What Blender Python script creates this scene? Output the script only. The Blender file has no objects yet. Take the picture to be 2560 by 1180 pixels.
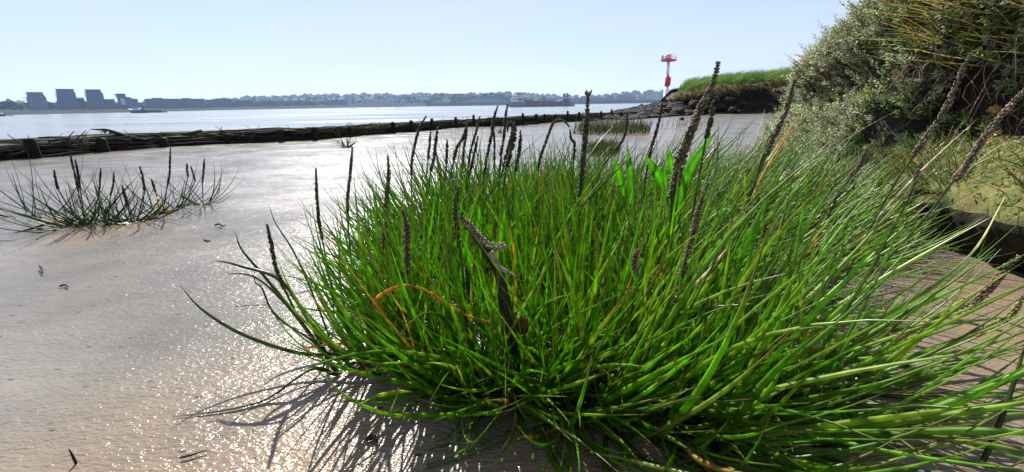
import bpy, math, random
import numpy as np
from mathutils import Vector, Matrix, noise

random.seed(7); rng = np.random.default_rng(7)
scene = bpy.context.scene
COL = scene.collection
R = math.radians

# ------------------------------------------------------------------ camera
F, W, HH, CH = 1140.0, 2560, 1180, 0.38        # focal length in photo pixels, photo size, eye height
PITCH, ROLL = R(16.2), R(0.836)
WATER = -3.2
def rot_cam():
    a = math.pi/2 - PITCH
    rx = np.array([[1,0,0],[0,math.cos(a),-math.sin(a)],[0,math.sin(a),math.cos(a)]])
    c, s = math.cos(-ROLL), math.sin(-ROLL)
    return rx @ np.array([[c,-s,0],[s,c,0],[0,0,1]])
CM = rot_cam()
EYE = np.array([0,0,CH])
def at(px, py, Y):
    d = CM @ np.array([(px-1280)/F, -(py-590)/F, -1.0])
    return EYE + d*(Y/d[1])
def gnd(px, py, z=0.0):
    d = CM @ np.array([(px-1280)/F, -(py-590)/F, -1.0])
    return EYE + d*((z-CH)/d[2])
def proj(P):
    q = (np.asarray(P)-EYE) @ CM
    w = np.where(q[...,2] < -1e-4, -q[...,2], 1e-4)
    return 1280+q[...,0]/w*F, 590-q[...,1]/w*F
cam = bpy.data.cameras.new('camera'); cam_o = bpy.data.objects.new('camera', cam); COL.objects.link(cam_o)
cam.sensor_width = 36; cam.lens = 36*F/W; cam.clip_start = 0.02; cam.clip_end = 20000
m4 = Matrix([[*CM[0],0],[*CM[1],0],[*CM[2],CH],[0,0,0,1]]); cam_o.matrix_world = m4
scene.camera = cam_o

# ------------------------------------------------------------------ object helpers
def tag(o, label=None, cat=None, group=None, kind=None):
    if label: o['label'] = label
    if cat: o['category'] = cat
    if group: o['group'] = group
    if kind: o['kind'] = kind
    return o
def empty(name, loc=(0,0,0)):
    o = bpy.data.objects.new(name, None); COL.objects.link(o); o.location = loc; o.empty_display_size = .05
    return o
def wloc(o):
    t = np.zeros(3, dtype=np.float32)
    while o is not None: t = t + np.array(o.location, dtype=np.float32); o = o.parent
    return t
def mesh(name, V, Fc, mat=None, parent=None, tint=None, smooth=True, loc=None):
    """V (n,3), Fc list/array of faces; tint (n,3) goes to the 'tint' attribute."""
    me = bpy.data.meshes.new(name)
    V = np.asarray(V, dtype=np.float32)
    if loc is not None: V = V - np.asarray(loc, dtype=np.float32)
    elif parent is not None: V = V - wloc(parent)
    if isinstance(Fc, np.ndarray):
        k = Fc.shape[1]; n = len(Fc)
        me.vertices.add(len(V)); me.vertices.foreach_set('co', V.ravel())
        me.loops.add(n*k); me.loops.foreach_set('vertex_index', Fc.astype(np.int32).ravel())
        me.polygons.add(n); me.polygons.foreach_set('loop_start', np.arange(0, n*k, k, dtype=np.int32))
        me.update(calc_edges=True)
    else:
        me.from_pydata(V.tolist(), [], [list(map(int, f)) for f in Fc]); me.update()
    if smooth: me.polygons.foreach_set('use_smooth', np.ones(len(me.polygons), dtype=bool))
    if tint is not None:
        a = me.attributes.new('tint', 'FLOAT_COLOR', 'POINT')
        t = np.ones((len(V),4), dtype=np.float32); t[:,:3] = tint
        a.data.foreach_set('color', t.ravel())
    if mat: me.materials.append(mat)
    o = bpy.data.objects.new(name, me); COL.objects.link(o)
    if loc is not None: o.location = loc
    if parent: o.parent = parent
    return o
class MB:
    """collects pieces into one mesh; frame = (origin, angle) turns local (u, depth, z) into the world"""
    def __init__(s,frame=None): s.fr=frame; s.V=[]; s.F=[]; s.T=[]; s.n=0
    def add(s, V, Fc, tint=(1,1,1)):
        V = np.asarray(V, float).reshape(-1,3)
        s.V.append(V); s.F += [[int(i)+s.n for i in f] for f in Fc]
        t = np.asarray(tint, float)
        s.T.append(np.broadcast_to(t, (len(V),3)) if t.ndim==1 else t); s.n += len(V); return s
    def box(s, x0,x1,y0,y1,z0,z1, tint=(1,1,1)):
        V=[(x,y,z) for z in (z0,z1) for y in (y0,y1) for x in (x0,x1)]
        return s.add(V, [(0,2,3,1),(4,5,7,6),(0,1,5,4),(1,3,7,5),(3,2,6,7),(2,0,4,6)], tint)
    def prism(s, poly, d, tint=(1,1,1)):
        """polygon (list of 3D points) extruded along vector d"""
        A=np.array(poly,float); n=len(A); V=np.vstack([A, A+np.array(d,float)])
        Fc=[tuple(range(n)), tuple(range(2*n-1,n-1,-1))]+[(i,i+n,(i+1)%n+n,(i+1)%n) for i in range(n)]
        return s.add(V, Fc, tint)
    def tube(s, pts, r, k=6, tint=(1,1,1)):
        V,Fc=tubes(np.array(pts,float)[None], np.broadcast_to(np.asarray(r,float),(1,len(pts))), k, 1.0)
        return s.add(V, list(Fc)+[tuple(range(k-1,-1,-1)), tuple(range((len(pts)-1)*k, len(pts)*k))], tint)
    def build(s, name, mat, parent=None, smooth=False, loc=None):
        V=np.vstack(s.V)
        if s.fr is not None:
            (ox,oy),a=s.fr; c_,s_=math.cos(a),math.sin(a); V=np.stack([ox+V[:,0]*c_+V[:,1]*s_, oy-V[:,0]*s_+V[:,1]*c_, V[:,2]],1)
        return mesh(name, V, s.F, mat, parent, np.vstack(s.T), smooth, loc)
def tubes(P, rad, K=4, flat=0.55, twist=None):
    """P (N,R,3), rad (N,R) -> verts, quad faces. flat = thickness / width"""
    N, Rn, _ = P.shape
    T = np.gradient(P, axis=1); T /= np.linalg.norm(T, axis=2, keepdims=True)+1e-9
    ref = rng.normal(size=(N,1,3)); ref[...,2] *= .3
    ref = np.broadcast_to(ref, P.shape)
    S = np.cross(T, ref); S /= np.linalg.norm(S, axis=2, keepdims=True)+1e-9
    U = np.cross(S, T)
    a = np.arange(K)*2*math.pi/K
    rr = np.asarray(rad)[:,:,None,None]
    V = P[:,:,None,:] + rr*(np.cos(a)[None,None,:,None]*S[:,:,None,:] + flat*np.sin(a)[None,None,:,None]*U[:,:,None,:])
    idx = np.arange(N*Rn*K).reshape(N,Rn,K)
    A=idx[:,:-1,:]; B=np.roll(idx,-1,axis=2)[:,:-1,:]; C=np.roll(idx,-1,axis=2)[:,1:,:]; D=idx[:,1:,:]
    return V.reshape(-1,3), np.stack([A,B,C,D],-1).reshape(-1,4)
def smooth_line(pts, n):
    p=np.array(pts,float)
    if len(p)<3:
        return np.array([p[0]+(p[-1]-p[0])*t for t in np.linspace(0,1,n)])
    q=np.vstack([2*p[0]-p[1], p, 2*p[-1]-p[-2]]); out=[]
    for t in np.linspace(0,len(p)-1-1e-6,n):
        i=int(t); f=t-i; a,b,c,d=q[i:i+4]
        out.append(.5*((2*b)+(c-a)*f+(2*a-5*b+4*c-d)*f*f+(3*b-a-3*c+d)*f**3))
    return np.array(out)
def fbm(x,y,z=0,sc=1.0,oc=4): return noise.fractal(Vector((x*sc,y*sc,z*sc)), 1.0, 2.0, oc)

# ------------------------------------------------------------------ materials
def newmat(name):
    m=bpy.data.materials.new(name); m.use_nodes=True; nt=m.node_tree; b=nt.nodes['Principled BSDF']
    return m, nt, b
def N(nt, t, **k):
    n=nt.nodes.new(t)
    for a,v in k.items():
        if a.startswith('i_'):
            key=a[2:]; key=int(key) if key.isdigit() else key.replace('_',' ')
            n.inputs[key].default_value=v
        else: setattr(n,a,v)
    return n
def plain(name, c, rough=.6, var=.15, scale=8., bump=0., metallic=0., spec=.5):
    m,nt,b=newmat(name); L=nt.links.new
    tc=N(nt,'ShaderNodeTexCoord'); no=N(nt,'ShaderNodeTexNoise',i_Scale=scale,i_Detail=5.)
    L(tc.outputs['Object'],no.inputs['Vector'])
    mx=N(nt,'ShaderNodeMix',data_type='RGBA'); mx.inputs[6].default_value=(*[x*(1-var) for x in c],1); mx.inputs[7].default_value=(*[min(1,x*(1+var)) for x in c],1)
    L(no.outputs['Fac'],mx.inputs[0]); L(mx.outputs[2],b.inputs['Base Color'])
    b.inputs['Roughness'].default_value=rough; b.inputs['Metallic'].default_value=metallic; b.inputs['Specular IOR Level'].default_value=spec
    if bump:
        bp=N(nt,'ShaderNodeBump',i_Strength=bump,i_Distance=.01); L(no.outputs['Fac'],bp.inputs['Height']); L(bp.outputs[0],b.inputs['Normal'])
    return m
def tinted(name, rough=.5, spec=.5, trans=0., bump=0., bscale=300., var=.25, vscale=40., tcol=(1,1,1)):
    """colour comes from the per-leaf 'tint' attribute; trans = share of light let through"""
    m,nt,b=newmat(name); L=nt.links.new
    at_=N(nt,'ShaderNodeAttribute',attribute_name='tint')
    tc=N(nt,'ShaderNodeTexCoord'); no=N(nt,'ShaderNodeTexNoise',i_Scale=vscale,i_Detail=3.); L(tc.outputs['Object'],no.inputs['Vector'])
    mr=N(nt,'ShaderNodeMapRange'); mr.inputs[1].default_value=.3; mr.inputs[2].default_value=.7; mr.inputs[3].default_value=1-var; mr.inputs[4].default_value=1+var; L(no.outputs['Fac'],mr.inputs[0])
    mu=N(nt,'ShaderNodeMix',data_type='RGBA',blend_type='MULTIPLY'); mu.inputs[0].default_value=1; L(at_.outputs['Color'],mu.inputs[6]); L(mr.outputs[0],mu.inputs[7])
    L(mu.outputs[2],b.inputs['Base Color']); b.inputs['Roughness'].default_value=rough; b.inputs['Specular IOR Level'].default_value=spec
    if bump:
        n2=N(nt,'ShaderNodeTexNoise',i_Scale=bscale,i_Detail=3.); L(tc.outputs['Object'],n2.inputs['Vector'])
        bp=N(nt,'ShaderNodeBump',i_Strength=bump,i_Distance=.003); L(n2.outputs['Fac'],bp.inputs['Height']); L(bp.outputs[0],b.inputs['Normal'])
    if trans:
        t=N(nt,'ShaderNodeBsdfTranslucent'); m2=N(nt,'ShaderNodeMix',data_type='RGBA',blend_type='MULTIPLY'); m2.inputs[0].default_value=1
        L(mu.outputs[2],m2.inputs[6]); m2.inputs[7].default_value=(*tcol,1); L(m2.outputs[2],t.inputs['Color'])
        ms=N(nt,'ShaderNodeMixShader'); ms.inputs[0].default_value=trans
        L(b.outputs[0],ms.inputs[1]); L(t.outputs[0],ms.inputs[2]); L(ms.outputs[0],nt.nodes['Material Output'].inputs['Surface'])
    return m
M={}
M['blade']=tinted('arrowgrass_blade',rough=.36,spec=.5,trans=.56,tcol=(2.0,2.05,.42),var=.3,vscale=55.)
M['broad']=tinted('broad_leaf',rough=.4,spec=.4,trans=.65,tcol=(1.8,1.9,.5))
M['seed']=tinted('seed_head',rough=.6,spec=.35,trans=.25,tcol=(1.3,1.2,.7),var=.45,vscale=260.)
M['turfgrass']=tinted('turf_blade',rough=.7,spec=.12,trans=.5,tcol=(1.7,1.8,.6))
M['dead']=tinted('dead_blade',rough=.65,spec=.2,trans=.4,tcol=(1.2,1.0,.7),var=.5,vscale=90.)
M['shrub']=tinted('shrub_leaf',rough=.45,spec=.4,trans=.4,tcol=(1.15,1.25,.75))
M['twig']=tinted('twig_bark',rough=.8,spec=.2,bump=.6,bscale=120.)
M['wood']=tinted('wet_wood',rough=.75,spec=.15,bump=.8,bscale=60.,var=.5,vscale=9.)
M['rock']=tinted('wet_rock',rough=.85,spec=.15,bump=1.,bscale=30.,var=.4,vscale=12.)
M['tree']=tinted('far_foliage',rough=.8,spec=.1,var=.4,vscale=.6)
M['build']=tinted('far_wall',rough=.8,spec=.2,var=.08,vscale=.2)
M['glass']=plain('far_glass',(.05,.06,.08),.15,.2,.3)
M['paint']=tinted('boat_paint',rough=.5,spec=.4,var=.2,vscale=.8)
M['white']=plain('white_paint',(.78,.78,.76),.45,.08,2.)
M['red']=plain('red_paint',(.50,.03,.03),.45,.15,2.)
M['grey']=plain('grey_metal',(.22,.22,.23),.5,.2,2.)

def mud_mat():
    m,nt,b=newmat('wet_mud'); L=nt.links.new
    geo=N(nt,'ShaderNodeNewGeometry')
    mp=N(nt,'ShaderNodeMapping'); mp.inputs['Rotation'].default_value=(0,0,R(-28)); mp.inputs['Scale'].default_value=(1.,2.2,1.); L(geo.outputs['Position'],mp.inputs['Vector'])
    big=N(nt,'ShaderNodeTexNoise',i_Scale=3.,i_Detail=6.,i_Roughness=.6); L(geo.outputs['Position'],big.inputs['Vector'])
    med=N(nt,'ShaderNodeTexNoise',i_Scale=16.,i_Detail=4.); L(mp.outputs[0],med.inputs['Vector'])
    fine=N(nt,'ShaderNodeTexNoise',i_Scale=100.,i_Detail=2.,i_Roughness=.5); L(mp.outputs[0],fine.inputs['Vector'])
    grain=N(nt,'ShaderNodeTexNoise',i_Scale=300.,i_Detail=2.); L(mp.outputs[0],grain.inputs['Vector'])
    cr=N(nt,'ShaderNodeValToRGB'); e=cr.color_ramp.elements
    e[0].position=.32; e[0].color=(.103,.095,.082,1); e[1].position=.68; e[1].color=(.186,.164,.133,1); L(big.outputs['Fac'],cr.inputs[0])
    # iron stained ochre mud round the roots of the clump and the left tufts
    oc=None
    for (x_,y_,r_) in ((.25,.55,.62),(.95,.72,.5),(-1.30,1.42,.18),(-.32,.40,.36),(1.6,5.6,.7)):
        ds=N(nt,'ShaderNodeVectorMath',operation='DISTANCE'); L(geo.outputs['Position'],ds.inputs[0]); ds.inputs[1].default_value=(x_,y_,0)
        m1=N(nt,'ShaderNodeMapRange'); m1.inputs[1].default_value=r_; m1.inputs[2].default_value=r_*.25; m1.inputs[3].default_value=0.; m1.inputs[4].default_value=1.; L(ds.outputs['Value'],m1.inputs[0])
        if oc is None: oc=m1.outputs[0]
        else:
            mx=N(nt,'ShaderNodeMath',operation='MAXIMUM'); L(oc,mx.inputs[0]); L(m1.outputs[0],mx.inputs[1]); oc=mx.outputs[0]
    on=N(nt,'ShaderNodeMath',operation='MULTIPLY'); L(oc,on.inputs[0]); 
    o2=N(nt,'ShaderNodeMapRange'); o2.inputs[1].default_value=.3; o2.inputs[2].default_value=.6; o2.inputs[3].default_value=.25; o2.inputs[4].default_value=1.; L(big.outputs['Fac'],o2.inputs[0]); L(o2.outputs[0],on.inputs[1])
    om=N(nt,'ShaderNodeMix',data_type='RGBA'); L(on.outputs[0],om.inputs[0]); L(cr.outputs[0],om.inputs[6]); om.inputs[7].default_value=(.215,.152,.090,1)
    # small dark specks of debris
    vo=N(nt,'ShaderNodeTexVoronoi',i_Scale=19.); L(mp.outputs[0],vo.inputs['Vector'])
    sp=N(nt,'ShaderNodeMapRange'); sp.inputs[1].default_value=.06; sp.inputs[2].default_value=.13; sp.inputs[3].default_value=.25; sp.inputs[4].default_value=1.; L(vo.outputs['Distance'],sp.inputs[0])
    mu=N(nt,'ShaderNodeMix',data_type='RGBA',blend_type='MULTIPLY'); mu.inputs[0].default_value=1; L(om.outputs[2],mu.inputs[6]); L(sp.outputs[0],mu.inputs[7])
    L(mu.outputs[2],b.inputs['Base Color'])
    ro=N(nt,'ShaderNodeMapRange'); ro.inputs[1].default_value=.35; ro.inputs[2].default_value=.65; ro.inputs[3].default_value=.15; ro.inputs[4].default_value=.30; wet=N(nt,'ShaderNodeTexNoise',i_Scale=2.1,i_Detail=5.,i_Roughness=.62); L(mp.outputs[0],wet.inputs['Vector']); L(wet.outputs['Fac'],ro.inputs[0]); L(ro.outputs[0],b.inputs['Roughness'])
    b.inputs['Specular IOR Level'].default_value=.5; b.inputs['IOR'].default_value=1.34
    b1=N(nt,'ShaderNodeBump',i_Strength=.5,i_Distance=.009); L(med.outputs['Fac'],b1.inputs['Height'])
    b2=N(nt,'ShaderNodeBump',i_Strength=1.,i_Distance=.0025); L(fine.outputs['Fac'],b2.inputs['Height']); L(b1.outputs[0],b2.inputs['Normal'])
    b3=N(nt,'ShaderNodeBump',i_Strength=.6,i_Distance=.0006); L(grain.outputs['Fac'],b3.inputs['Height']); L(b2.outputs[0],b3.inputs['Normal'])
    L(b3.outputs[0],b.inputs['Normal'])
    return m
M['mud']=mud_mat()
def water_mat():
    m,nt,b=newmat('river_water'); L=nt.links.new
    geo=N(nt,'ShaderNodeNewGeometry'); mp=N(nt,'ShaderNodeMapping'); mp.inputs['Scale'].default_value=(1.,1.6,1.); L(geo.outputs['Position'],mp.inputs['Vector'])
    n1=N(nt,'ShaderNodeTexNoise',i_Scale=.5,i_Detail=5.,i_Roughness=.6); L(mp.outputs[0],n1.inputs['Vector'])
    bp=N(nt,'ShaderNodeBump',i_Strength=.35,i_Distance=.5); L(n1.outputs['Fac'],bp.inputs['Height']); L(bp.outputs[0],b.inputs['Normal'])
    n2=N(nt,'ShaderNodeTexNoise',i_Scale=.03,i_Detail=6.); m2=N(nt,'ShaderNodeMapping'); m2.inputs['Scale'].default_value=(.5,2.,1.); L(geo.outputs['Position'],m2.inputs['Vector']); L(m2.outputs[0],n2.inputs['Vector']); rr=N(nt,'ShaderNodeMapRange'); rr.inputs[1].default_value=.35; rr.inputs[2].default_value=.65; rr.inputs[3].default_value=.08; rr.inputs[4].default_value=.34; L(n2.outputs['Fac'],rr.inputs[0]); L(rr.outputs[0],b.inputs['Roughness'])
    b.inputs['Base Color'].default_value=(.15,.165,.16,1); b.inputs['IOR'].default_value=1.33
    return m
M['water']=water_mat()
def bank_mat(name, c1, c2, c3, sc=6., rough=.85, bump=.9, bs=45., spec=.25):
    m,nt,b=newmat(name); L=nt.links.new
    geo=N(nt,'ShaderNodeNewGeometry')
    n1=N(nt,'ShaderNodeTexNoise',i_Scale=sc,i_Detail=6.,i_Roughness=.65); L(geo.outputs['Position'],n1.inputs['Vector'])
    cr=N(nt,'ShaderNodeValToRGB'); e=cr.color_ramp.elements; e[0].position=.34; e[0].color=(*c1,1); e[1].position=.66; e[1].color=(*c3,1)
    k=e.new(.5); k.color=(*c2,1); L(n1.outputs['Fac'],cr.inputs[0]); L(cr.outputs[0],b.inputs['Base Color'])
    n2=N(nt,'ShaderNodeTexNoise',i_Scale=bs,i_Detail=6.,i_Roughness=.7); L(geo.outputs['Position'],n2.inputs['Vector'])
    bp=N(nt,'ShaderNodeBump',i_Strength=bump,i_Distance=.012); L(n2.outputs['Fac'],bp.inputs['Height']); L(bp.outputs[0],b.inputs['Normal'])
    b.inputs['Roughness'].default_value=rough; b.inputs['Specular IOR Level'].default_value=spec
    return m
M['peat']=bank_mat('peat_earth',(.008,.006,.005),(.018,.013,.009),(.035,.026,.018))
M['moss']=bank_mat('algae_moss',(.04,.06,.016),(.125,.14,.032),(.27,.19,.085),9.,.85,1.,70.)
M['turf']=bank_mat('turf_earth',(.03,.05,.012),(.05,.08,.02),(.09,.10,.03),4.)
M['land']=bank_mat('far_land',(.02,.032,.012),(.035,.05,.02),(.06,.065,.03),.02,1.,0.,45.,0.)
M['shore']=bank_mat('far_beach',(.030,.027,.023),(.055,.049,.040),(.045,.045,.028),.03,1.,0.,45.,0.)

# ------------------------------------------------------------------ light, sky, haze
SUN_AZ, SUN_EL = R(-19), R(45)                  # azimuth from +Y, negative = left of the view
sd=Vector((math.sin(SUN_AZ)*math.cos(SUN_EL), math.cos(SUN_AZ)*math.cos(SUN_EL), math.sin(SUN_EL)))
lt=bpy.data.lights.new('sun','SUN'); lt.energy=5.0; lt.angle=R(.53); lt.color=(1,.955,.88)
so=bpy.data.objects.new('sun',lt); COL.objects.link(so); so.rotation_euler=sd.to_track_quat('Z','Y').to_euler()
w=bpy.data.worlds.new('World'); scene.world=w; w.use_nodes=True; nt=w.node_tree
sk=nt.nodes.new('ShaderNodeTexSky'); sk.sky_type='NISHITA'; sk.sun_disc=False; sk.sun_elevation=SUN_EL; sk.sun_rotation=SUN_AZ
sk.air_density=1.0; sk.dust_density=.25; sk.ozone_density=4.; sk.altitude=0
veil=nt.nodes.new('ShaderNodeMix'); veil.data_type='RGBA'; veil.inputs[0].default_value=.62; veil.inputs[7].default_value=(6.2,6.6,8.7,1)   # thin even summer haze over the blue
wtc=nt.nodes.new('ShaderNodeTexCoord'); wmp=nt.nodes.new('ShaderNodeMapping'); wmp.inputs['Scale'].default_value=(1.3,1.3,5.); wn=nt.nodes.new('ShaderNodeTexNoise'); wn.inputs['Scale'].default_value=1.6; wn.inputs['Detail'].default_value=5.; wr=nt.nodes.new('ShaderNodeMapRange')
wr.inputs[1].default_value=.35; wr.inputs[2].default_value=.75; wr.inputs[3].default_value=.52; wr.inputs[4].default_value=.80
nt.links.new(wtc.outputs['Generated'],wmp.inputs['Vector']); nt.links.new(wmp.outputs[0],wn.inputs['Vector']); nt.links.new(wn.outputs['Fac'],wr.inputs[0]); nt.links.new(wr.outputs[0],veil.inputs[0])
nt.links.new(sk.outputs[0], veil.inputs[6]); nt.links.new(veil.outputs[2], nt.nodes['Background'].inputs[0]); nt.nodes['Background'].inputs[1].default_value=.058
scene.view_settings.view_transform='Standard'; scene.view_settings.look='None'; scene.view_settings.exposure=1.1; scene.view_settings.gamma=1
def haze():
    m=bpy.data.materials.new('haze_air'); m.use_nodes=True; nt=m.node_tree; nt.nodes.remove(nt.nodes['Principled BSDF'])
    v=nt.nodes.new('ShaderNodeVolumePrincipled'); v.inputs['Color'].default_value=(.45,.66,1,1); v.inputs['Density'].default_value=.00014; v.inputs['Anisotropy'].default_value=.25
    nt.links.new(v.outputs[0], nt.nodes['Material Output'].inputs['Volume'])
    o=MB().box(-4200,4200,-400,3400,-8,110).build('haze',m); tag(o,kind='stuff')
haze()
cy=scene.cycles; cy.max_bounces=8; cy.diffuse_bounces=3; cy.glossy_bounces=3; cy.transmission_bounces=4; cy.transparent_max_bounces=4; cy.volume_bounces=1
cy.use_denoising=True; cy.sample_clamp_indirect=6.; cy.sample_clamp_direct=12.; cy.caustics_reflective=False; cy.caustics_refractive=False
try: cy.volume_step_rate=4.
except Exception: pass

# ------------------------------------------------------------------ mudflat, river bed, water
FENCE_PX=[(-420,448),(-200,422),(0,402),(260,381),(520,362),(840,345),(1180,318),(1320,311),(1500,300),(1640,292),(1720,288)]
FENCE=np.array([gnd(*p)[:2] for p in FENCE_PX])
def fence_dist(x,y):
    """signed distance, positive on the river side of the fence line"""
    P=np.stack([x,y],-1)[...,None,:]; A=FENCE[:-1]; B=FENCE[1:]; d=B-A
    t=np.clip(((P-A)*d).sum(-1)/(d*d).sum(-1),0,1); q=P-(A+t[...,None]*d)
    dist=np.linalg.norm(q,axis=-1); k=dist.argmin(-1)
    cr=d[k][...,0]*(P[...,0,1]-A[k][...,1])-d[k][...,1]*(P[...,0,0]-A[k][...,0])
    return np.take_along_axis(dist,k[...,None],-1)[...,0]*np.sign(cr)
def mud_z(x,y):
    x=np.asarray(x,float); y=np.asarray(y,float)
    z=.012*np.sin(x*2.1+y*1.3)*np.sin(y*1.7-x*.8)*np.clip((np.hypot(x,y)-.9)/2,0,1)
    z=z+.006*np.sin(x*7+y*3+1)*np.sin(y*8-x*2)*np.clip(np.hypot(x,y)-.3,0,1)
    d=fence_dist(x,y); z=z-np.clip(d-.15,0,None)*.16-np.clip((d-.1)/.3,0,1)*.08
    far=np.clip(y-16,0,None); z=np.where(d<=.15, z-.012*far, z)
    return np.maximum(z,-6.)
def axis(a):
    out=[]
    for s,e,n in a: out+=list(np.linspace(s,e,n,endpoint=False))
    return np.array(out)
gx=axis([(-4100,-300,10),(-300,-40,12),(-40,-6,30),(-6,6,110),(6,40,34),(40,300,12),(300,4101,11)])
gy=axis([(-390,-4,8),(-4,10,120),(10,40,50),(40,300,20),(300,3301,12)])
GX,GY=np.meshgrid(gx,gy); GZ=mud_z(GX,GY)
idx=np.arange(GX.size).reshape(GX.shape)
Q=np.stack([idx[:-1,:-1],idx[:-1,1:],idx[1:,1:],idx[1:,:-1]],-1).reshape(-1,4)
tag(mesh('mudflat',np.stack([GX,GY,GZ],-1).reshape(-1,3),Q,M['mud']),'wet glistening brown tidal mud running down to the river',kind='structure')
wv=MB(); wv.add([(-4100,2,WATER),(4100,2,WATER),(4100,3300,WATER),(-4100,3300,WATER)],[(0,1,2,3)])
tag(wv.build('water',M['water']),'pale rippled river water beyond the brushwood fence',kind='structure')

# ------------------------------------------------------------------ brushwood fence with posts
posts=[(90,347,26,1),(262,346,24,1),(413,345,20,1),(572,335,15,0),(705,325,16,0),(790,319,14,1),(877,318,12,0),(984,306,11,0),(1030,302,10,0),
 (1081,297,9,0),(1140,294,8,0),(1185,288,7,0),(1233,298,6,0),(1307,284,7,0),(1340,286,9,0),(1361,286,6,0),(1388,287,7,0),(1419,278,6,0),(1447,281,7,0),(1502,279,6,0),(1528,274,6,0),(1552,281,7,0),(-90,350,30,0),(-230,352,32,0)]
fx=[p[0] for p in FENCE_PX]; fy=[p[1] for p in FENCE_PX]
fb=np.interp
fence=empty('brushwood_fence',tuple(gnd(790,347)))
tag(fence,'low dark fence of woven brushwood and stubby posts between mud and river','fence')
topx=[-420,0,260,500,640,790,980,1180,1340,1500,1640,1720]; topy=[367,354,338,330,323,319,309,298,290,283,278,275]
def fence_top(px):
    b=gnd(px,fb(px,fx,fy)); return b, at(px,fb(px,topx,topy),b[1]+.06)[2]
for px,ty,wd,lean in posts:
    b=gnd(px,fb(px,fx,fy)+.6); z=at(px,ty-1,b[1])[2]; r=wd/F*b[1]*.45*math.hypot(1,b[0]/b[1])**.3
    m=MB(); ln=np.array([-.07*lean*z,0,0]); k=8; rings=[]
    for j,t in enumerate((-.25,.25,.55,.85,1.0)):
        rr=r*(1.04-.08*t) if t<1 else r*.86
        rings.append([(b[0]+ln[0]*t+rr*math.cos(a)*(1+.08*math.sin(3*a+px)), b[1]+rr*math.sin(a)*.9, z*t+(.004*math.sin(a*2+px) if t==1 else 0)) for a in np.arange(k)*2*math.pi/k])
    V=np.array(rings).reshape(-1,3); Fc=[(i*k+j,i*k+(j+1)%k,(i+1)*k+(j+1)%k,(i+1)*k+j) for i in range(4) for j in range(k)]+[tuple(range(4*k,5*k))]
    m.add(V,Fc,(.0075,.008,.0055)); m.build('post',M['wood'],fence,True)
# sticks: each follows the fence line for a while
seg=np.linspace(-400,1690,260)
line=np.array([[*gnd(p,fb(p,fx,fy))[:2],fence_top(p)[1]] for p in seg])
cum=np.r_[0,np.cumsum(np.linalg.norm(np.diff(line[:,:2],axis=0),axis=1))]
def fpoint(s):
    return np.array([np.interp(s,cum,line[:,i]) for i in range(3)])
def fnorm(s):
    a=fpoint(max(0,s-.1)); b=fpoint(min(cum[-1],s+.1)); d=(b-a)[:2]; d/=np.linalg.norm(d)+1e-9; return np.array([-d[1],d[0]])
sm=MB(); tm=MB()
for i in range(1150):
    s0=rng.uniform(0,cum[-1])
    L=rng.uniform(.35,1.2); s1=min(cum[-1],s0+L); r=rng.uniform(.0035,.0105)*(1+s0/cum[-1]*.8)
    off=rng.uniform(.05,.22); h=rng.beta(1.6,1.2); dh=rng.normal(0,.10); doff=rng.normal(0,.035)
    pts=[]; w1=rng.uniform(0,6); n=7
    for t in np.linspace(0,1,n):
        s=s0+(s1-s0)*t; p=fpoint(s); nn=fnorm(s); o=off+doff*(t-.5)+.012*math.sin(w1+5*t)
        z=p[2]*np.clip(h+dh*(t-.5)+.05*math.sin(w1*2+7*t),.03,.98+ (.04 if i%9 else .2))
        pts.append((p[0]+nn[0]*o,p[1]+nn[1]*o,max(.006,z)))
    top=h>.72
    c=rng.uniform(.6,1.5)*(np.array([.045,.056,.020]) if (top and rng.random()<.7) else np.array([.042,.037,.028]))
    if rng.random()<.10: c=np.array([.11,.10,.075])
    sm.tube(pts,r*np.array([.8,1,1,1,1,.9,.6]),5,c)
for i in range(300):                     # short crossing twigs and ends poking out
    s=rng.uniform(0,cum[-1]); p=fpoint(s); nn=fnorm(s); d=np.array([nn[1],-nn[0]]); a=rng.normal(0,.9); l=rng.uniform(.08,.24)
    z0=p[2]*rng.uniform(.1,.75); o=rng.uniform(.0,.06); k=-1 if rng.random()<.5 else 1
    e=(p[0]+d[0]*l*k*abs(math.cos(a)),p[1]+d[1]*l*k*abs(math.cos(a)),min(z0+l*abs(math.sin(a))*.8,p[2]*1.35))
    b=(p[0]+nn[0]*o,p[1]+nn[1]*o,z0); mid=((b[0]+e[0])/2+rng.normal(0,.008),(b[1]+e[1])/2,(b[2]+e[2])/2+rng.normal(0,.008))
    sm.tube([b,mid,e],np.array([1,.8,.5])*rng.uniform(.003,.007),5,np.array([.05,.045,.032])*rng.uniform(.5,1.8))
o=sm.build('brushwood',M['wood'],fence,True); tag(o,kind='stuff')
cm=MB(); V=[]; Fc=[]                     # dark core added so no light leaks through the sticks
ns=200
for i in range(ns):
    s=cum[-1]*i/(ns-1); p=fpoint(s); nn=fnorm(s); j=.01*fbm(s*3,0,0)
    for o_,hz in ((.06,-.06),(.07,.42),(.10,.70),(.15,.72),(.19,.45),(.2,-.3)):
        V.append((p[0]+nn[0]*(o_+j),p[1]+nn[1]*(o_+j),p[2]*(hz+.14*fbm(s*5,hz,3)*(hz>0))))
for i in range(ns-1):
    for k in range(5): Fc.append((i*6+k,i*6+k+1,(i+1)*6+k+1,(i+1)*6+k))
mesh('light_block_core',V,Fc,M['wood'],fence,np.tile((.016,.013,.010),(len(V),1)))
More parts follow.
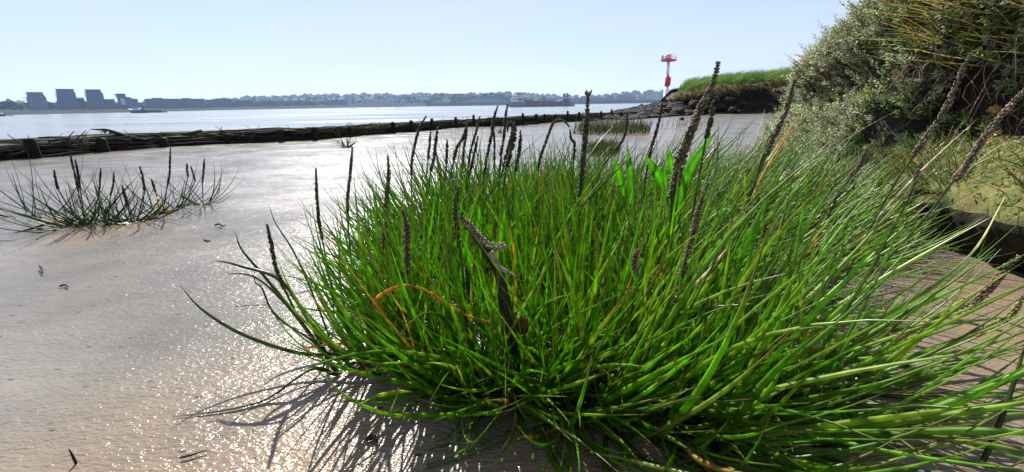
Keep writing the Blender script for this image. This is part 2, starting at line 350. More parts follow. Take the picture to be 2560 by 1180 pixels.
# driftwood branch and broken faggot end lying on the fence
def stick_thing(name,label,cat,lines,tint,mat='wood',group=None):
    base=lines[0][0][-1]; m=MB()
    for pts,r in lines:
        q=smooth_line(pts,max(6,3*len(pts))); rr=np.interp(np.linspace(0,1,len(q)),[0,.5,1],[r[0],(r[0]+r[1])/2,r[1]]); m.tube(q,rr,6,tint)
    o=m.build(name,M[mat],None,True,loc=tuple(base)); return tag(o,label,cat,group)
Yf=gnd(300,378)[1]+.12
P=lambda px,py,Y: tuple(at(px,py,Y))
stick_thing('driftwood_branch','crooked forked driftwood branch sticking up above the brushwood fence','branch',
 [([P(335,347,Yf),P(300,335,Yf),P(268,325,Yf),P(246,324,Yf),P(226,323,Yf)],(.022,.004)),([P(268,325,Yf),P(262,332,Yf),P(266,338,Yf)],(.010,.005)),([P(262,325,Yf),P(254,331,Yf),P(250,328,Yf)],(.006,.003)),([P(300,335,Yf),P(285,330,Yf),P(272,334,Yf),P(268,341,Yf)],(.010,.006))],(.03,.024,.018))
Yg=gnd(480,365)[1]+.07
stick_thing('broken_pole','mossy broken pole end lying on top of the brushwood fence','pole',
 [([P(430,339,Yg),P(470,334,Yg),P(504,327,Yg)],(.018,.015))],(.05,.055,.025))

# ------------------------------------------------------------------ dark rubble and boulders
def ico(sub=1):
    import bmesh
    bm=bmesh.new(); bmesh.ops.create_icosphere(bm,subdivisions=sub,radius=1); bm.verts.ensure_lookup_table()
    V=np.array([v.co[:] for v in bm.verts]); Fc=np.array([[v.index for v in f.verts] for f in bm.faces]); bm.free(); return V,Fc
I1=ico(1); I2=ico(2); I0=ico(1)
def rockv(c,s,seed,base=I1):
    V=base[0].copy(); d=np.array([1+.55*fbm(v[0]+seed*3.1,v[1],v[2],1.4,4) for v in V]); V=V*d[:,None]*np.array(s)
    a=seed*1.7; ca,sa=math.cos(a),math.sin(a); V=np.stack([V[:,0]*ca-V[:,1]*sa,V[:,0]*sa+V[:,1]*ca,V[:,2]],1); return V+np.array(c)
rb=MB(); tx=[1480,1520,1560,1640,1700,1760,1900]; ty=[294,287,276,259,257,257,257]; bx=[1480,1600,1700,1790,1900]; by=[303,298,290,283,281]
n=0
while n<900:
    px=rng.uniform(1490,1800); t=rng.random(); yb=fb(px,bx,by); base=gnd(px,yb); Y=base[1]+t*3.2+.1
    zt=at(px,fb(px,tx,ty),base[1]+2.2)[2]; zz=max(.0,zt*min(1,t*1.5+.05)*rng.uniform(.85,1.0)); p=at(px,yb,Y)
    s=rng.uniform(.05,.13)*(1.5 if rng.random()<.1 else 1)
    rb.add(rockv((p[0],Y,zz-.03),(s*1.3,s,s*.65),n),I1[1],np.array([.020,.018,.016])*rng.uniform(.5,1.8)); n+=1
V=[];k=24                               # the heap under the loose stones
for px in np.linspace(1480,1900,k):
    base=gnd(px,fb(px,bx,by)); zt=at(px,fb(px,tx,ty),base[1]+2.2)[2]
    for t in (0,.35,.67,1,2.2): 
        p=at(px,400,base[1]+3.2*t+.1); V.append((p[0],p[1],(-.1,zt*.5,zt*.96,zt*.9,-1.5)[(0,.35,.67,1,2.2).index(t)]))
rb.add(V,[(i*5+j,i*5+j+1,(i+1)*5+j+1,(i+1)*5+j) for i in range(k-1) for j in range(4)],(.02,.018,.015))
o=rb.build('rubble',M['rock'],None,False); tag(o,'low dark rubble bank between brushwood fence and grassy bank',kind='stuff')
brocks=[(1738,262,60,22),(1765,272,46,16),(1800,270,52,18),(1832,274,40,14),(1752,246,40,20),(1790,250,36,20),(1822,252,44,18),(1858,262,36,18),(1704,280,30,12),(1730,281,26,10),(1688,284,20,9),(1845,280,34,9),(1778,284,30,8)]
for i,(px,py,wd,ht) in enumerate(brocks):
    Y=14.0-(.5 if py>270 else .0); c=at(px,py,Y); s=.31*wd/F*Y; 
    V=rockv((0,0,0),(s*.9,s*.7,.5*ht/F*Y*.95),i+40,I2)
    # facets of eroded slabs
    o=mesh('boulder',V+c,I2[1],M['rock'],None,np.tile(np.array([.020,.017,.015])*rng.uniform(.7,1.5),(len(V),1)),False,loc=tuple(c))
    tag(o,'dark eroded rock slab at the foot of the overhanging grassy bank','rock','dark rocks under the grassy bank')
for px,py,wd,ht,lb in ((1705,299,11,9,'small dark stone alone on the pale mud in front of the rubble'),):
    c=gnd(px,py+2); s=.5*wd/F*c[1]; V=rockv((0,0,0),(s,s,s*.9),3,I2); o=mesh('stone',V+c+[0,0,s*.5],I2[1],M['rock'],None,np.tile((.03,.027,.023),(len(V),1)),False,loc=tuple(c)); tag(o,lb,'stone')

# ------------------------------------------------------------------ banks
def bank_mesh(name, st, prof, mat, label, amp=.05, sub=10, caves=()):
    """st: toe x, y, crest height; prof: (inland, height share)"""
    p=np.array([s[:2] for s in st],float); h=np.array([s[2] for s in st],float); n=(len(st)-1)*sub+1
    toe=smooth_line(np.c_[p,h],n); d=np.gradient(toe[:,:2],axis=0)
    for _ in range(sub): d[1:-1]=(d[:-2]+d[1:-1]+d[2:])/3
    d/=np.linalg.norm(d,axis=1,keepdims=True); nn=np.c_[d[:,1],-d[:,0]]
    pr=np.array(prof,float); m=30; u=np.linspace(0,len(pr)-1,m); ps=np.interp(u,range(len(pr)),pr[:,0]); ph=np.interp(u,range(len(pr)),pr[:,1])
    V=[];T=[]
    for i in range(n):
        for j in range(m):
            x=toe[i,0]+nn[i,0]*ps[j]; y=toe[i,1]+nn[i,1]*ps[j]; z=toe[i,2]*ph[j]
            a=amp*min(1,.3+ps[j]*2)*(1 if ps[j]<3 else .6)
            k=fbm(x*2.2,y*2.2,z*3,1,5)*a+(fbm(x*9,y*9,z*11,1,4)*amp*.4 if ph[j]>.05 else 0); V.append((x-nn[i,0]*k,y-nn[i,1]*k,z+(.5*k if ph[j]>.1 else 0)))
    V=np.array(V)
    for c,rad,dep in caves:
        k=dep*np.exp(-(np.linalg.norm((V-np.array(c))*[1,.8,1.15],axis=1)/rad)**2); nrm=np.repeat(nn,m,0); V[:,0]+=nrm[:,0]*k; V[:,1]+=nrm[:,1]*k
    Fc=[(i*m+j,(i+1)*m+j,(i+1)*m+j+1,i*m+j+1) for i in range(n-1) for j in range(m-1)]
    o=mesh(name,V,Fc,mat); tag(o,label,kind='structure')
    return toe,nn,ps,ph,np.array(V).reshape(n,m,3)
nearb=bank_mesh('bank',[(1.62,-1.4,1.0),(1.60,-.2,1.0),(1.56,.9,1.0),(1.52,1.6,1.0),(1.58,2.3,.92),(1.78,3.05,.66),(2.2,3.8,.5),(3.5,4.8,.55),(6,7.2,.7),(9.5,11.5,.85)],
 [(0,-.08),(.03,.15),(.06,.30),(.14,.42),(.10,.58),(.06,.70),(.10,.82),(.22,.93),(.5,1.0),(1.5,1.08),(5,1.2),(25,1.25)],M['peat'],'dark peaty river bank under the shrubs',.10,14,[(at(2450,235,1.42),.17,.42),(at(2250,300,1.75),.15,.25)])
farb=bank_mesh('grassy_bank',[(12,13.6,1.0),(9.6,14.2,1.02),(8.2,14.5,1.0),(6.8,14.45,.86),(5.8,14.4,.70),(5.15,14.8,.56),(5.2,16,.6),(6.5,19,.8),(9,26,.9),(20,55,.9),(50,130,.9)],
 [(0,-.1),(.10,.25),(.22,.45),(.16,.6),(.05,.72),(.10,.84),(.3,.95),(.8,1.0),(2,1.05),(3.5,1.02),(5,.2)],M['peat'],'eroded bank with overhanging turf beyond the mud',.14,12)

# ------------------------------------------------------------------ blades of grass: curves grown from a root
def grow(base, az, t0, t1, L, Rn=9, daz=None, zmin=.004):
    n=len(az); s=np.linspace(0,1,Rn); P=np.zeros((n,Rn,3)); P[:,0]=base; step=L/(Rn-1)
    daz=np.zeros(n) if daz is None else daz
    for i in range(1,Rn):
        t=t0+(t1-t0)*s[i-1]; a=az+daz*s[i-1]
        d=np.stack([np.sin(t)*np.sin(a),np.sin(t)*np.cos(a),np.cos(t)],1)
        P[:,i]=P[:,i-1]+d*step[:,None]
    P[:,:,2]=np.maximum(P[:,:,2],zmin+base[:,None,2]*0)
    return P
def blade_rad(w,n,Rn,pw=2.6):
    s=np.linspace(0,1,Rn); return w[:,None]*np.maximum(.06,(.8+.5*np.minimum(s*5,1)*.4)*(1-s**pw))[None]
GREENS=np.array([[.11,.245,.012],[.13,.27,.014],[.075,.175,.014],[.165,.28,.022],[.20,.27,.05]])
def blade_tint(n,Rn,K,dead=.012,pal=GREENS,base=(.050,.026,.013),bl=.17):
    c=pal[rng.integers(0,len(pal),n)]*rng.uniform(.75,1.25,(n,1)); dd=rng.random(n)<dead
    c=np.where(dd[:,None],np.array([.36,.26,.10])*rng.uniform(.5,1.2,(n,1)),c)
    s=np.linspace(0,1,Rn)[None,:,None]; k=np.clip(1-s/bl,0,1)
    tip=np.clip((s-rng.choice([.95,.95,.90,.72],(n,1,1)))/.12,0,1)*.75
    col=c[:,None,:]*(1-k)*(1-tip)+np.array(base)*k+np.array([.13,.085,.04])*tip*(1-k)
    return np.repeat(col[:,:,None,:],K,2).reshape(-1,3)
def inside(x,y,poly):
    c=np.zeros(len(x),bool); j=len(poly)-1
    for i in range(len(poly)):
        xi,yi=poly[i]; xj,yj=poly[j]
        c^=((yi>y)!=(yj>y))&(x<(xj-xi)*(y-yi)/(yj-yi+1e-12)+xi); j=i
    return c
def sample(poly,n):
    p=np.array(poly); out=np.zeros((0,2))
    while len(out)<n:
        q=rng.uniform(p.min(0),p.max(0),(n*2,2)); out=np.vstack([out,q[inside(q[:,0],q[:,1],poly)]])
    return out[:n]

CLUMP=[(-.235,.62),(-.17,.585),(-.06,.545),(.05,.48),(.18,.43),(.32,.405),(.44,.44),(.47,.60),(.56,.85),(.82,1.1),(1.1,1.4),(1.2,1.8),(1.0,2.15),(.6,2.05),(.3,1.9),(.0,1.75),(-.25,1.5),(-.36,1.2),(-.31,.9)]
TOPX=[380,450,560,640,700,760,850,940,1040,1150,1300,1500,1700,1850,2000,2200,2400,2560]
TOPY=[690,700,640,560,520,480,430,395,372,362,355,358,355,335,315,335,415,485]
BOTX=[400,800,900,1050,1250,1400,1600,2600]; BOTY=[1090,1000,1030,1130,1250,1320,1400,1400]
def lean_field(x,y):
    lx=np.interp(x,[-.36,-.2,.0,.2,.45,.8,1.2],[-.60,-.28,.02,.22,.75,1.1,1.0])
    lx=lx*np.interp(y,[.5,1.0,1.6,2.1],[1.05,1.0,.7,.5]); ly=np.interp(y,[.45,.6,.8,1.3],[-.55,-.25,0,.12])+.16*np.clip(x,0,1)
    return lx,ly
def clump(n_tuft,per,spread,wscale=1.,poly=None,more=0.,Lk=1.,my=0.):
    c=sample(poly or CLUMP,n_tuft); b=np.repeat(c,per,0)+rng.normal(0,spread,(n_tuft*per,2)); n=len(b)
    lx,ly=lean_field(b[:,0],b[:,1]); tl=np.repeat(rng.normal(0,.24,(n_tuft,2)),per,0); tL=np.repeat(rng.uniform(.78,1.12,n_tuft),per)
    off=(b-np.repeat(c,per,0))/spread*.13
    lx=lx+more+tl[:,0]+off[:,0]+rng.normal(0,.27,n); ly=ly+my+tl[:,1]+off[:,1]+rng.normal(0,.30,n)
    lean=np.hypot(lx,ly); az=np.arctan2(lx,ly); lean=np.clip(lean,0,1.5)
    jc=rng.normal(.05,.42,n); 
    jc=np.where(lx>.6,rng.normal(-.38,.30,n),jc)           # right hand blades sweep out, then turn up
    jc=np.where(lx<-.45,rng.normal(-.45,.30,n),jc)
    t0=np.clip(lean-.5*jc,.0,1.55); t1=lean+.6*jc
    L=tL*rng.uniform(.55,1.,n)*np.interp(b[:,1],[.45,.8,1.3,2.1],[.33,.37,.40,.38])*np.interp(b[:,0],[-.3,.3,.8],[.9,1.0,1.22])
    L=L*Lk; w=rng.uniform(.0016,.0037,n)*wscale*np.interp(b[:,1],[.4,1,2],[1.1,1.,.95])
    base=np.c_[b,np.full(n,-.012)]
    P=grow(base,az,t0,t1,L,10,rng.normal(0,.35,n))
    px,py=proj(P)
    ok=(py>np.interp(px,TOPX,TOPY)+rng.uniform(-5,55,(n,1))).all(1)&(py<np.interp(px,BOTX,BOTY)).all(1)&(P[:,:,1]>.22).all(1)
    ok&=(np.linalg.norm(P-EYE,axis=2)>.24).all(1)
    ok&=(px>np.interp(py,[400,550,700,850,950,1060],[830,680,580,620,720,800])-rng.uniform(-40,35,(n,1))).all(1)
    ok&=~((px[:,5:].mean(1)>2000)&(py[:,5:].mean(1)>660)&(rng.random(n)<.62))          # thinner over the bare tan mud
    return P[ok],w[ok]
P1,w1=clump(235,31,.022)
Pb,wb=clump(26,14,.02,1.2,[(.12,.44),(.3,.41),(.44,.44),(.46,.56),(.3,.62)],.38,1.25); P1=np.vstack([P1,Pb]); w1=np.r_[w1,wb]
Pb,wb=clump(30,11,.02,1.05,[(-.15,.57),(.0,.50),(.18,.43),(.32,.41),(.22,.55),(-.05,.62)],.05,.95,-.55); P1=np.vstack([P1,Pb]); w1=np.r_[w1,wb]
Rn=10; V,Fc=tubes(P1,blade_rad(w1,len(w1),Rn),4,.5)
tn=blade_tint(len(w1),Rn,4); kx=np.repeat(np.clip((P1[:,-1,0]-.25)/.6,0,1)*rng.uniform(.2,.95,len(P1)),Rn*4)[:,None]; tn=tn*(1-kx)+(tn*.45+np.array([.12,.135,.05]))*kx      # sunlit sheen of the right hand blades put into their colour
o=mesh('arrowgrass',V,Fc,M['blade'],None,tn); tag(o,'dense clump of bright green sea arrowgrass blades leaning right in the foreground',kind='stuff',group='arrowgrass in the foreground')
# taller thin upright blades at the back, among the seed spikes
TOPK=TOPY; TOPY=[t-62 for t in TOPY]
Pb,wb=clump(95,15,.02,1.1,[(-.30,1.0),(.0,.9),(.5,.95),(.75,1.4),(.7,1.9),(.3,1.85),(.0,1.7),(-.25,1.45)],0.,1.42)
V,Fc=tubes(Pb,blade_rad(wb,len(wb),Rn),4,.5)
o=mesh('arrowgrass',V,Fc,M['blade'],None,blade_tint(len(wb),Rn,4,.03,GREENS*.7)); tag(o,'taller thin dark blades of sea arrowgrass among the seed spikes at the back of the clump',kind='stuff',group='arrowgrass in the foreground')
TOPY=TOPK
# trampled dead straw low between the stems
b=sample(CLUMP,1500); n=len(b); lx,ly=lean_field(b[:,0],b[:,1]); az=np.arctan2(lx,ly)+rng.normal(0,1.,n)
P2=grow(np.c_[b,np.full(n,.0)],az,rng.uniform(.6,1.3,n),rng.uniform(1.1,1.9,n),rng.uniform(.07,.2,n),8,rng.normal(0,.7,n)); px,py=proj(P2)
ok=(py>np.interp(px,TOPX,TOPY)+20).all(1)&(P2[:,:,1]>.25).all(1)&(py<np.interp(px,BOTX,BOTY)).all(1); P2=P2[ok]; n=len(P2)
V,Fc=tubes(P2,blade_rad(rng.uniform(.0007,.0016,n),n,8),4,.5)
pal=np.array([[.26,.18,.08],[.16,.12,.06],[.10,.13,.03],[.30,.26,.16],[.12,.07,.03]])
o=mesh('dead_straw',V,Fc,M['dead'],None,blade_tint(n,8,4,0,pal)); tag(o,'brown dead straw low among the green arrowgrass stems',kind='stuff')

# ------------------------------------------------------------------ single blades that stand out
def blade(name,label,cat,pts,w,tint,mat='blade',flat=.55,group=None,n=22,tipt=None,taper=2.6,baser=.85):
    """pts from root to tip, (px,py,distance)"""
    q=smooth_line([at(*p) for p in pts],n); q[:,2]=np.maximum(q[:,2],.003)
    s=np.linspace(0,1,n); r=w*np.maximum(.05,(baser+(1-baser)*np.minimum(1,s*3))*(1-s**taper*.97))
    V,Fc=tubes(q[None],r[None],6,flat)
    t=np.array(tint)[None]*np.ones((n,1))
    if tipt is not None: k=np.clip((s-.6)/.4,0,1)[:,None]; t=t*(1-k)+np.array(tipt)*k
    o=mesh(name,V,Fc,M[mat],None,np.repeat(t,6,0),True,loc=tuple(q[0])); return tag(o,label,cat,group)
G1=(.045,.085,.018); G2=(.07,.17,.022); G3=(.11,.18,.05); OR=(.55,.26,.05); ST=(.45,.38,.22)
bl=[
 ('long dark blade arching far out left over the mud and curling up at its tip',[(1120,905,.60),(1000,888,.60),(900,878,.60),(770,886,.60),(620,842,.60),(510,778,.60),(450,714,.60)],.0042,G1),
 ('blade kinked near its root and lying low over the glittering mud to lower left',[(845,940,.585),(800,922,.57),(765,930,.555),(680,990,.53),(590,1040,.51),(500,1064,.50),(430,1068,.495)],.0032,(.07,.10,.03)),
 ('dark straight blade reaching up left, its blunt tip nearest the long arching blade',[(842,938,.585),(780,840,.60),(700,745,.61),(630,690,.62),(552,650+35,.63)],.0042,G1),
 ('slim dark blade ending highest on the left of the curved left hand sheaf',[(845,938,.585),(770,800,.61),(700,700,.62),(600,665,.63),(560,655,.64),(530,652,.64)],.0028,G1),
 ('thin blade on the left rising steeply with its tip bent upright over bare mud',[(848,935,.59),(740,790,.63),(660,690,.65),(605,625,.66),(587,577,.66)],.0026,G1),
 ('blade with the S bend crossing the left hand sheaf of dark stems',[(850,936,.59),(790,860,.60),(690,790,.60),(655,720,.61),(638,705,.61),(634,660,.61)],.0030,G1),
 ('dark blade curving from the left sheaf toward the brown seed spike',[(855,930,.60),(800,780,.63),(740,640,.65),(690,560,.66),(673,512,.66)],.0028,G1),
 ('yellow green blade crossing the black shade at bottom centre',[(1330,950,.53),(1450,1030,.47),(1560,1115,.43),(1660,1195,.405)],.0040,G3),
 ('bright stem sweeping down then up at bottom centre right of the black shade',[(1640,975,.50),(1690,1030,.47),(1760,1062,.455),(1830,1060,.45),(1900,1020,.45),(1965,940,.46),(2010,850,.47)],.0040,G2),
 ('upright thick stem with a bent foot rising from the bottom edge',[(1690,1165,.405),(1712,1160,.408),(1760,1120,.415),(1795,1040,.43),(1815,950,.44),(1820,845,.45)],.0042,G2),
 ('broad pale green blade bowing right along the bottom right corner',[(1960,1110,.43),(2095,1098,.43),(2250,1078,.43),(2400,1035,.44),(2560,965,.45)],.0052,G3),
 ('second green blade bowing right just above the broad pale one',[(1900,1085,.44),(2100,1075,.44),(2300,1040,.45),(2450,960,.46),(2580,870,.48)],.0044,G2),
 ('short upright blade standing alone at bottom right',[(2112,1100,.42),(2110,1000,.425),(2106,892,.43)],.0046,G2),
 ('long level blade stretching right across the tan mud to the edge',[(1980,850,.53),(2150,835,.53),(2350,812,.54),(2580,786,.56)],.0046,G3),
 ('blade with the shiny white tip pointing up before the undercut ledge',[(2050,890,.52),(2210,790,.55),(2340,710,.60),(2440,620,.64),(2512,492,.68)],.0050,G3),
 ('steep dark blade at far right edge rising from the lower corner',[(2440,1190,.40),(2490,1080,.41),(2540,940,.43),(2575,820,.45)],.0030,G1),
 ('bent green blade drooping left at bottom centre with a looped end',[(1290,985,.53),(1230,1040,.50),(1180,1090,.47),(1190,1140,.45),(1230,1150,.44),(1260,1120,.45)],.0028,G3),
 ('green stem crossing from bottom left of the black shade up to the right',[(1060,1190,.405),(1200,1120,.43),(1330,1060,.46),(1480,1000,.48)],.0034,G3),
 ('long grey green blade lying along the tan mud from the bottom middle',[(1700,970,.51),(1850,1050,.47),(2000,1110,.44),(2180,1190,.41)],.0036,G3),
 ('upright green blade standing taller than its neighbours left of the pink seed spike',[(1560,900,.58),(1550,760,.60),(1545,640,.62),(1540,540,.63)],.0036,G2),
 ('wide upright bright blade right of the pink seed spike',[(1740,900,.55),(1770,790,.56),(1790,700,.57),(1795,655,.57)],.0046,G2),
 ('curved bright blade reaching to a point over the right hand leaning grass',[(1980,830,.60),(2050,740,.62),(2100,640,.63),(2110,570,.64)],.0052,G2),
]
for lb,p,wd,tn in bl: blade('grass_blade',lb,'grass blade',p,wd,tn,tipt=(.6,.58,.5) if 'white tip' in lb else None)  # each object is one leaf blade, not a whole shoot
db=[
 ('orange dead blade arched across the middle of the green clump',[(1225,806,0.522),(1170,790,0.522),(1110,755,0.522),(1060,724,0.522),(1005,714,0.522),(945,742,0.522),(934,765,0.522),(955,792,0.522)],.0036,OR),
 ('small bright orange blade bent at a right angle beside the left sheaf',[(880,857,.595),(830,860,.595),(770,868,.595),(757,858,.595),(765,818,.595)],.0020,(.6,.25,.03)),
 ('orange dead blade lying low over the black shade at bottom centre',[(1430,1048,.47),(1395,1070,.46),(1340,1098,.45),(1290,1102,.45),(1236,1110,.45)],.0032,OR),
 ('yellow dead blade hanging down at the bottom edge of the clump',[(1283,985,.51),(1290,1040,.48),(1275,1110,.45),(1245,1185,.42)],.0030,(.5,.42,.08)),
 ('yellow orange dead blade standing against the shrubs at upper right',[(1850,560,.95),(1905,440,1.0),(1945,375,1.0),(1975,320,1.0),(2000,286,1.0)],.0036,(.60,.40,.06)),
 ('pale straw blade bleached white, leaning through the right hand grass',[(1690,745,0.522),(1760,690,0.539),(1825,610,0.557)],.0036,ST),
 ('orange tipped dead blade low under the right hand grass',[(1990,880,.52),(2070,865,.52),(2150,845,.53)],.0034,OR),
 ('slim rust coloured dead blade above the tan mud at right',[(2240,850,.55),(2330,800,.56),(2420,775,.57)],.0030,(.42,.27,.08)),
 ('twisted straw coloured blade near the black shade',[(1350,880,.56),(1370,930,.54),(1340,960,.53),(1390,1000,.51)],.0024,ST),
 ('white bleached blade standing in the black shade',[(1560,1065,.47),(1567,1000,.48),(1564,935,.50),(1580,880,.51)],.0026,(.55,.52,.42)),
 ('long straw stalk leaning across the shrubs from the grass',[(1920,520,1.25),(2100,360,1.3),(2240,276,1.35)],.0022,(.5,.44,.3)),
 ('pale straw stalk leaning across the mossy ledge',[(2180,560,1.0),(2300,430,1.0),(2440,300,1.05)],.0026,(.52,.46,.32)),
]
for lb,p,wd,tn in db: blade('dead_grass_blade',lb,'dead blade',p,wd,tn,'dead')  # each object is one dead blade, not a shoot
br=[
 ('largest broad bright leaf pointing up right between the tall spikes',[(1690,560,.86),(1702,480,.87),(1740,400,.88),(1798,318,.90)],.0150),
 ('broad bright leaf standing upright with a pointed tip left of the largest leaf',[(1580,520,.95),(1577,450,.96),(1567,352,.97)],.0105),
 ('broad bright leaf with its tip cut short just left of the upright leaf',[(1560,490,.95),(1548,440,.95),(1533,383,.95)],.0095),
 ('narrow broad bright leaf close beside the thick leaning spike',[(1690,470,.92),(1680,420,.92),(1667,355,.92)],.0088),
 ('broad bright leaf leaning left under the narrow one',[(1665,480,.90),(1640,430,.90),(1612,385,.90)],.0105),
 ('broad dark green leaf in front of the thick leaning spike base',[(1668,520,.84),(1662,460,.84),(1662,405,.84)],.0085),
 ('glowing broad leaf behind the curled grey stalk',[(1205,640,.78),(1200,580,.78),(1198,508,.78)],.0085),
 ('tall glowing broad leaf right of the curled grey stalk',[(1250,660,.78),(1252,590,.78),(1266,510,.78)],.0072),
 ('low glowing broad leaf left below the curled grey stalk',[(1195,720,.72),(1178,660,.72),(1160,590,.72)],.0070),
 ('small glowing broad leaf deep in the clump right of the curled stalk',[(1290,690,.74),(1282,630,.74),(1275,575,.74)],.0066),
]
for lb,p,wd in br:
    q=smooth_line([at(*a) for a in p],16); s=np.linspace(0,1,16); r=.86*wd*np.maximum(.04,np.sin(np.pi*np.clip(s*.86+.10,0,1))**.9*(1-s**6))
    T=np.gradient(q,axis=0); T/=np.linalg.norm(T,axis=1,keepdims=True); side=np.cross(T,[.1,1,.15]); side/=np.linalg.norm(side,axis=1,keepdims=True); nr=np.cross(side,T)
    ring=[(-1,.18),(-.5,.03),(0,-.05),(.5,.03),(1,.18),(.5,-.01),(0,-.10),(-.5,-.01)]
    V=np.stack([q+side*(r*a)[:,None]+nr*(r*b_)[:,None] for a,b_ in ring],1).reshape(-1,3)
    Fc=[(i*8+k,i*8+(k+1)%8,(i+1)*8+(k+1)%8,(i+1)*8+k) for i in range(15) for k in range(8)]
    o=mesh('single_broad_leaf',V,Fc,M['broad'],None,np.tile(np.array([[.12,.28,.02],[.11,.27,.02],[.20,.36,.06],[.11,.27,.02],[.12,.28,.02],[.10,.25,.02],[.17,.33,.05],[.10,.25,.02]]),(16,1))*np.repeat(1-.5*np.clip((s-.9)/.1,0,1),8)[:,None],True,loc=tuple(q[0])); tag(o,lb,'leaf','broad bright leaves in the clump')  # each object is one broad leaf, not a leafy shoot

# ------------------------------------------------------------------ seed spikes of the arrowgrass
SEED0=I1
def seed_geo(q, r, n_per, tint, tipw=.55, gap=1.0, size=1.0):
    """seeds packed in a spiral along the line q (tip first)"""
    d=np.r_[0,np.cumsum(np.linalg.norm(np.diff(q,axis=0),axis=1))]; Ltot=d[-1]; step=r*.50*gap; Vs=[];Ts=[];Fs=[];n=0
    base=I1[0]; bf=I1[1]
    k=int(Ltot/step)
    for i in range(k):
        s=(i+.5)*step; p=np.array([np.interp(s,d,q[:,j]) for j in range(3)]); p2=np.array([np.interp(min(Ltot,s+.004),d,q[:,j]) for j in range(3)])
        t=p-p2; t/=np.linalg.norm(t)+1e-9; a=np.cross(t,[.3,1,.2]); a/=np.linalg.norm(a); b=np.cross(t,a)
        f=min(1,tipw+(1-tipw)*s/(Ltot*.25)); 
        for m in range(n_per):
            if rng.random()<.07+.16*max(0,math.sin(i*.31+Ltot*90)): continue
            ang=i*2.4+m*2*math.pi/n_per+rng.normal(0,.25); rad=a*math.cos(ang)+b*math.sin(ang)
            ax=t*.85+rad*.65; ax/=np.linalg.norm(ax); u=np.cross(ax,rad+t*.01); u/=np.linalg.norm(u)+1e-9; v=np.cross(ax,u)
            sz=r*.43*size*rng.uniform(.7,1.25)*f; B=base*np.array([.75,.75,1.3])*sz
            c=p+rad*r*.62*f; Vs.append(c+B[:,:1]*u+B[:,1:2]*v+B[:,2:]*ax); Fs.append(bf+n); n+=len(B)
            Ts.append(np.tile(np.array(tint)*rng.uniform(.55,1.5),(len(B),1)))
    return np.vstack(Vs),np.vstack(Fs),np.vstack(Ts)
DK=(.078,.064,.038); DKG=(.080,.085,.036); PK=(.22,.145,.10); BR=(.16,.115,.07); PKG=(.16,.125,.08)  # brown and pinkish heads have their sunlit look put into the tint
def spike(label,pts,Y,r,tint=DK,stem=None,n_per=4,gap=1.25,group='seed spikes of the arrowgrass',stemr=None,stemt=(.06,.085,.025),nm='seed_spike'):
    """pts: head from tip to its lower end (px,py[,Y]); stem: further points down to the mud"""
    if tint in (DK,DKG): r*=.84
    f=lambda p: at(p[0],p[1],p[2] if len(p)>2 else Y)
    h=smooth_line([f(p) for p in pts],max(12,6*len(pts)))
    s=[h[-1]]+[f(p) for p in (stem or [])]; e=s[-1]
    if e[2]>.01: s.append(np.array([e[0]-.10*(h[0][0]-e[0]),e[1],-.01]))
    st=np.vstack([h[:-1],smooth_line(s,14)])
    root=empty(nm,tuple(st[-1])); tag(root,label,'seed spike',group)
    V,Fc=tubes(st[None],np.full((1,len(st)),stemr or max(.0016,r*.30)),6,1.); mesh('stem',V,Fc,M['blade'],root,np.tile(stemt,(len(V),1)))
    V,Fc,T=seed_geo(h,r,n_per,tint,gap=gap); mesh('seed_head',V,Fc,M['seed'],root,T)
    return root
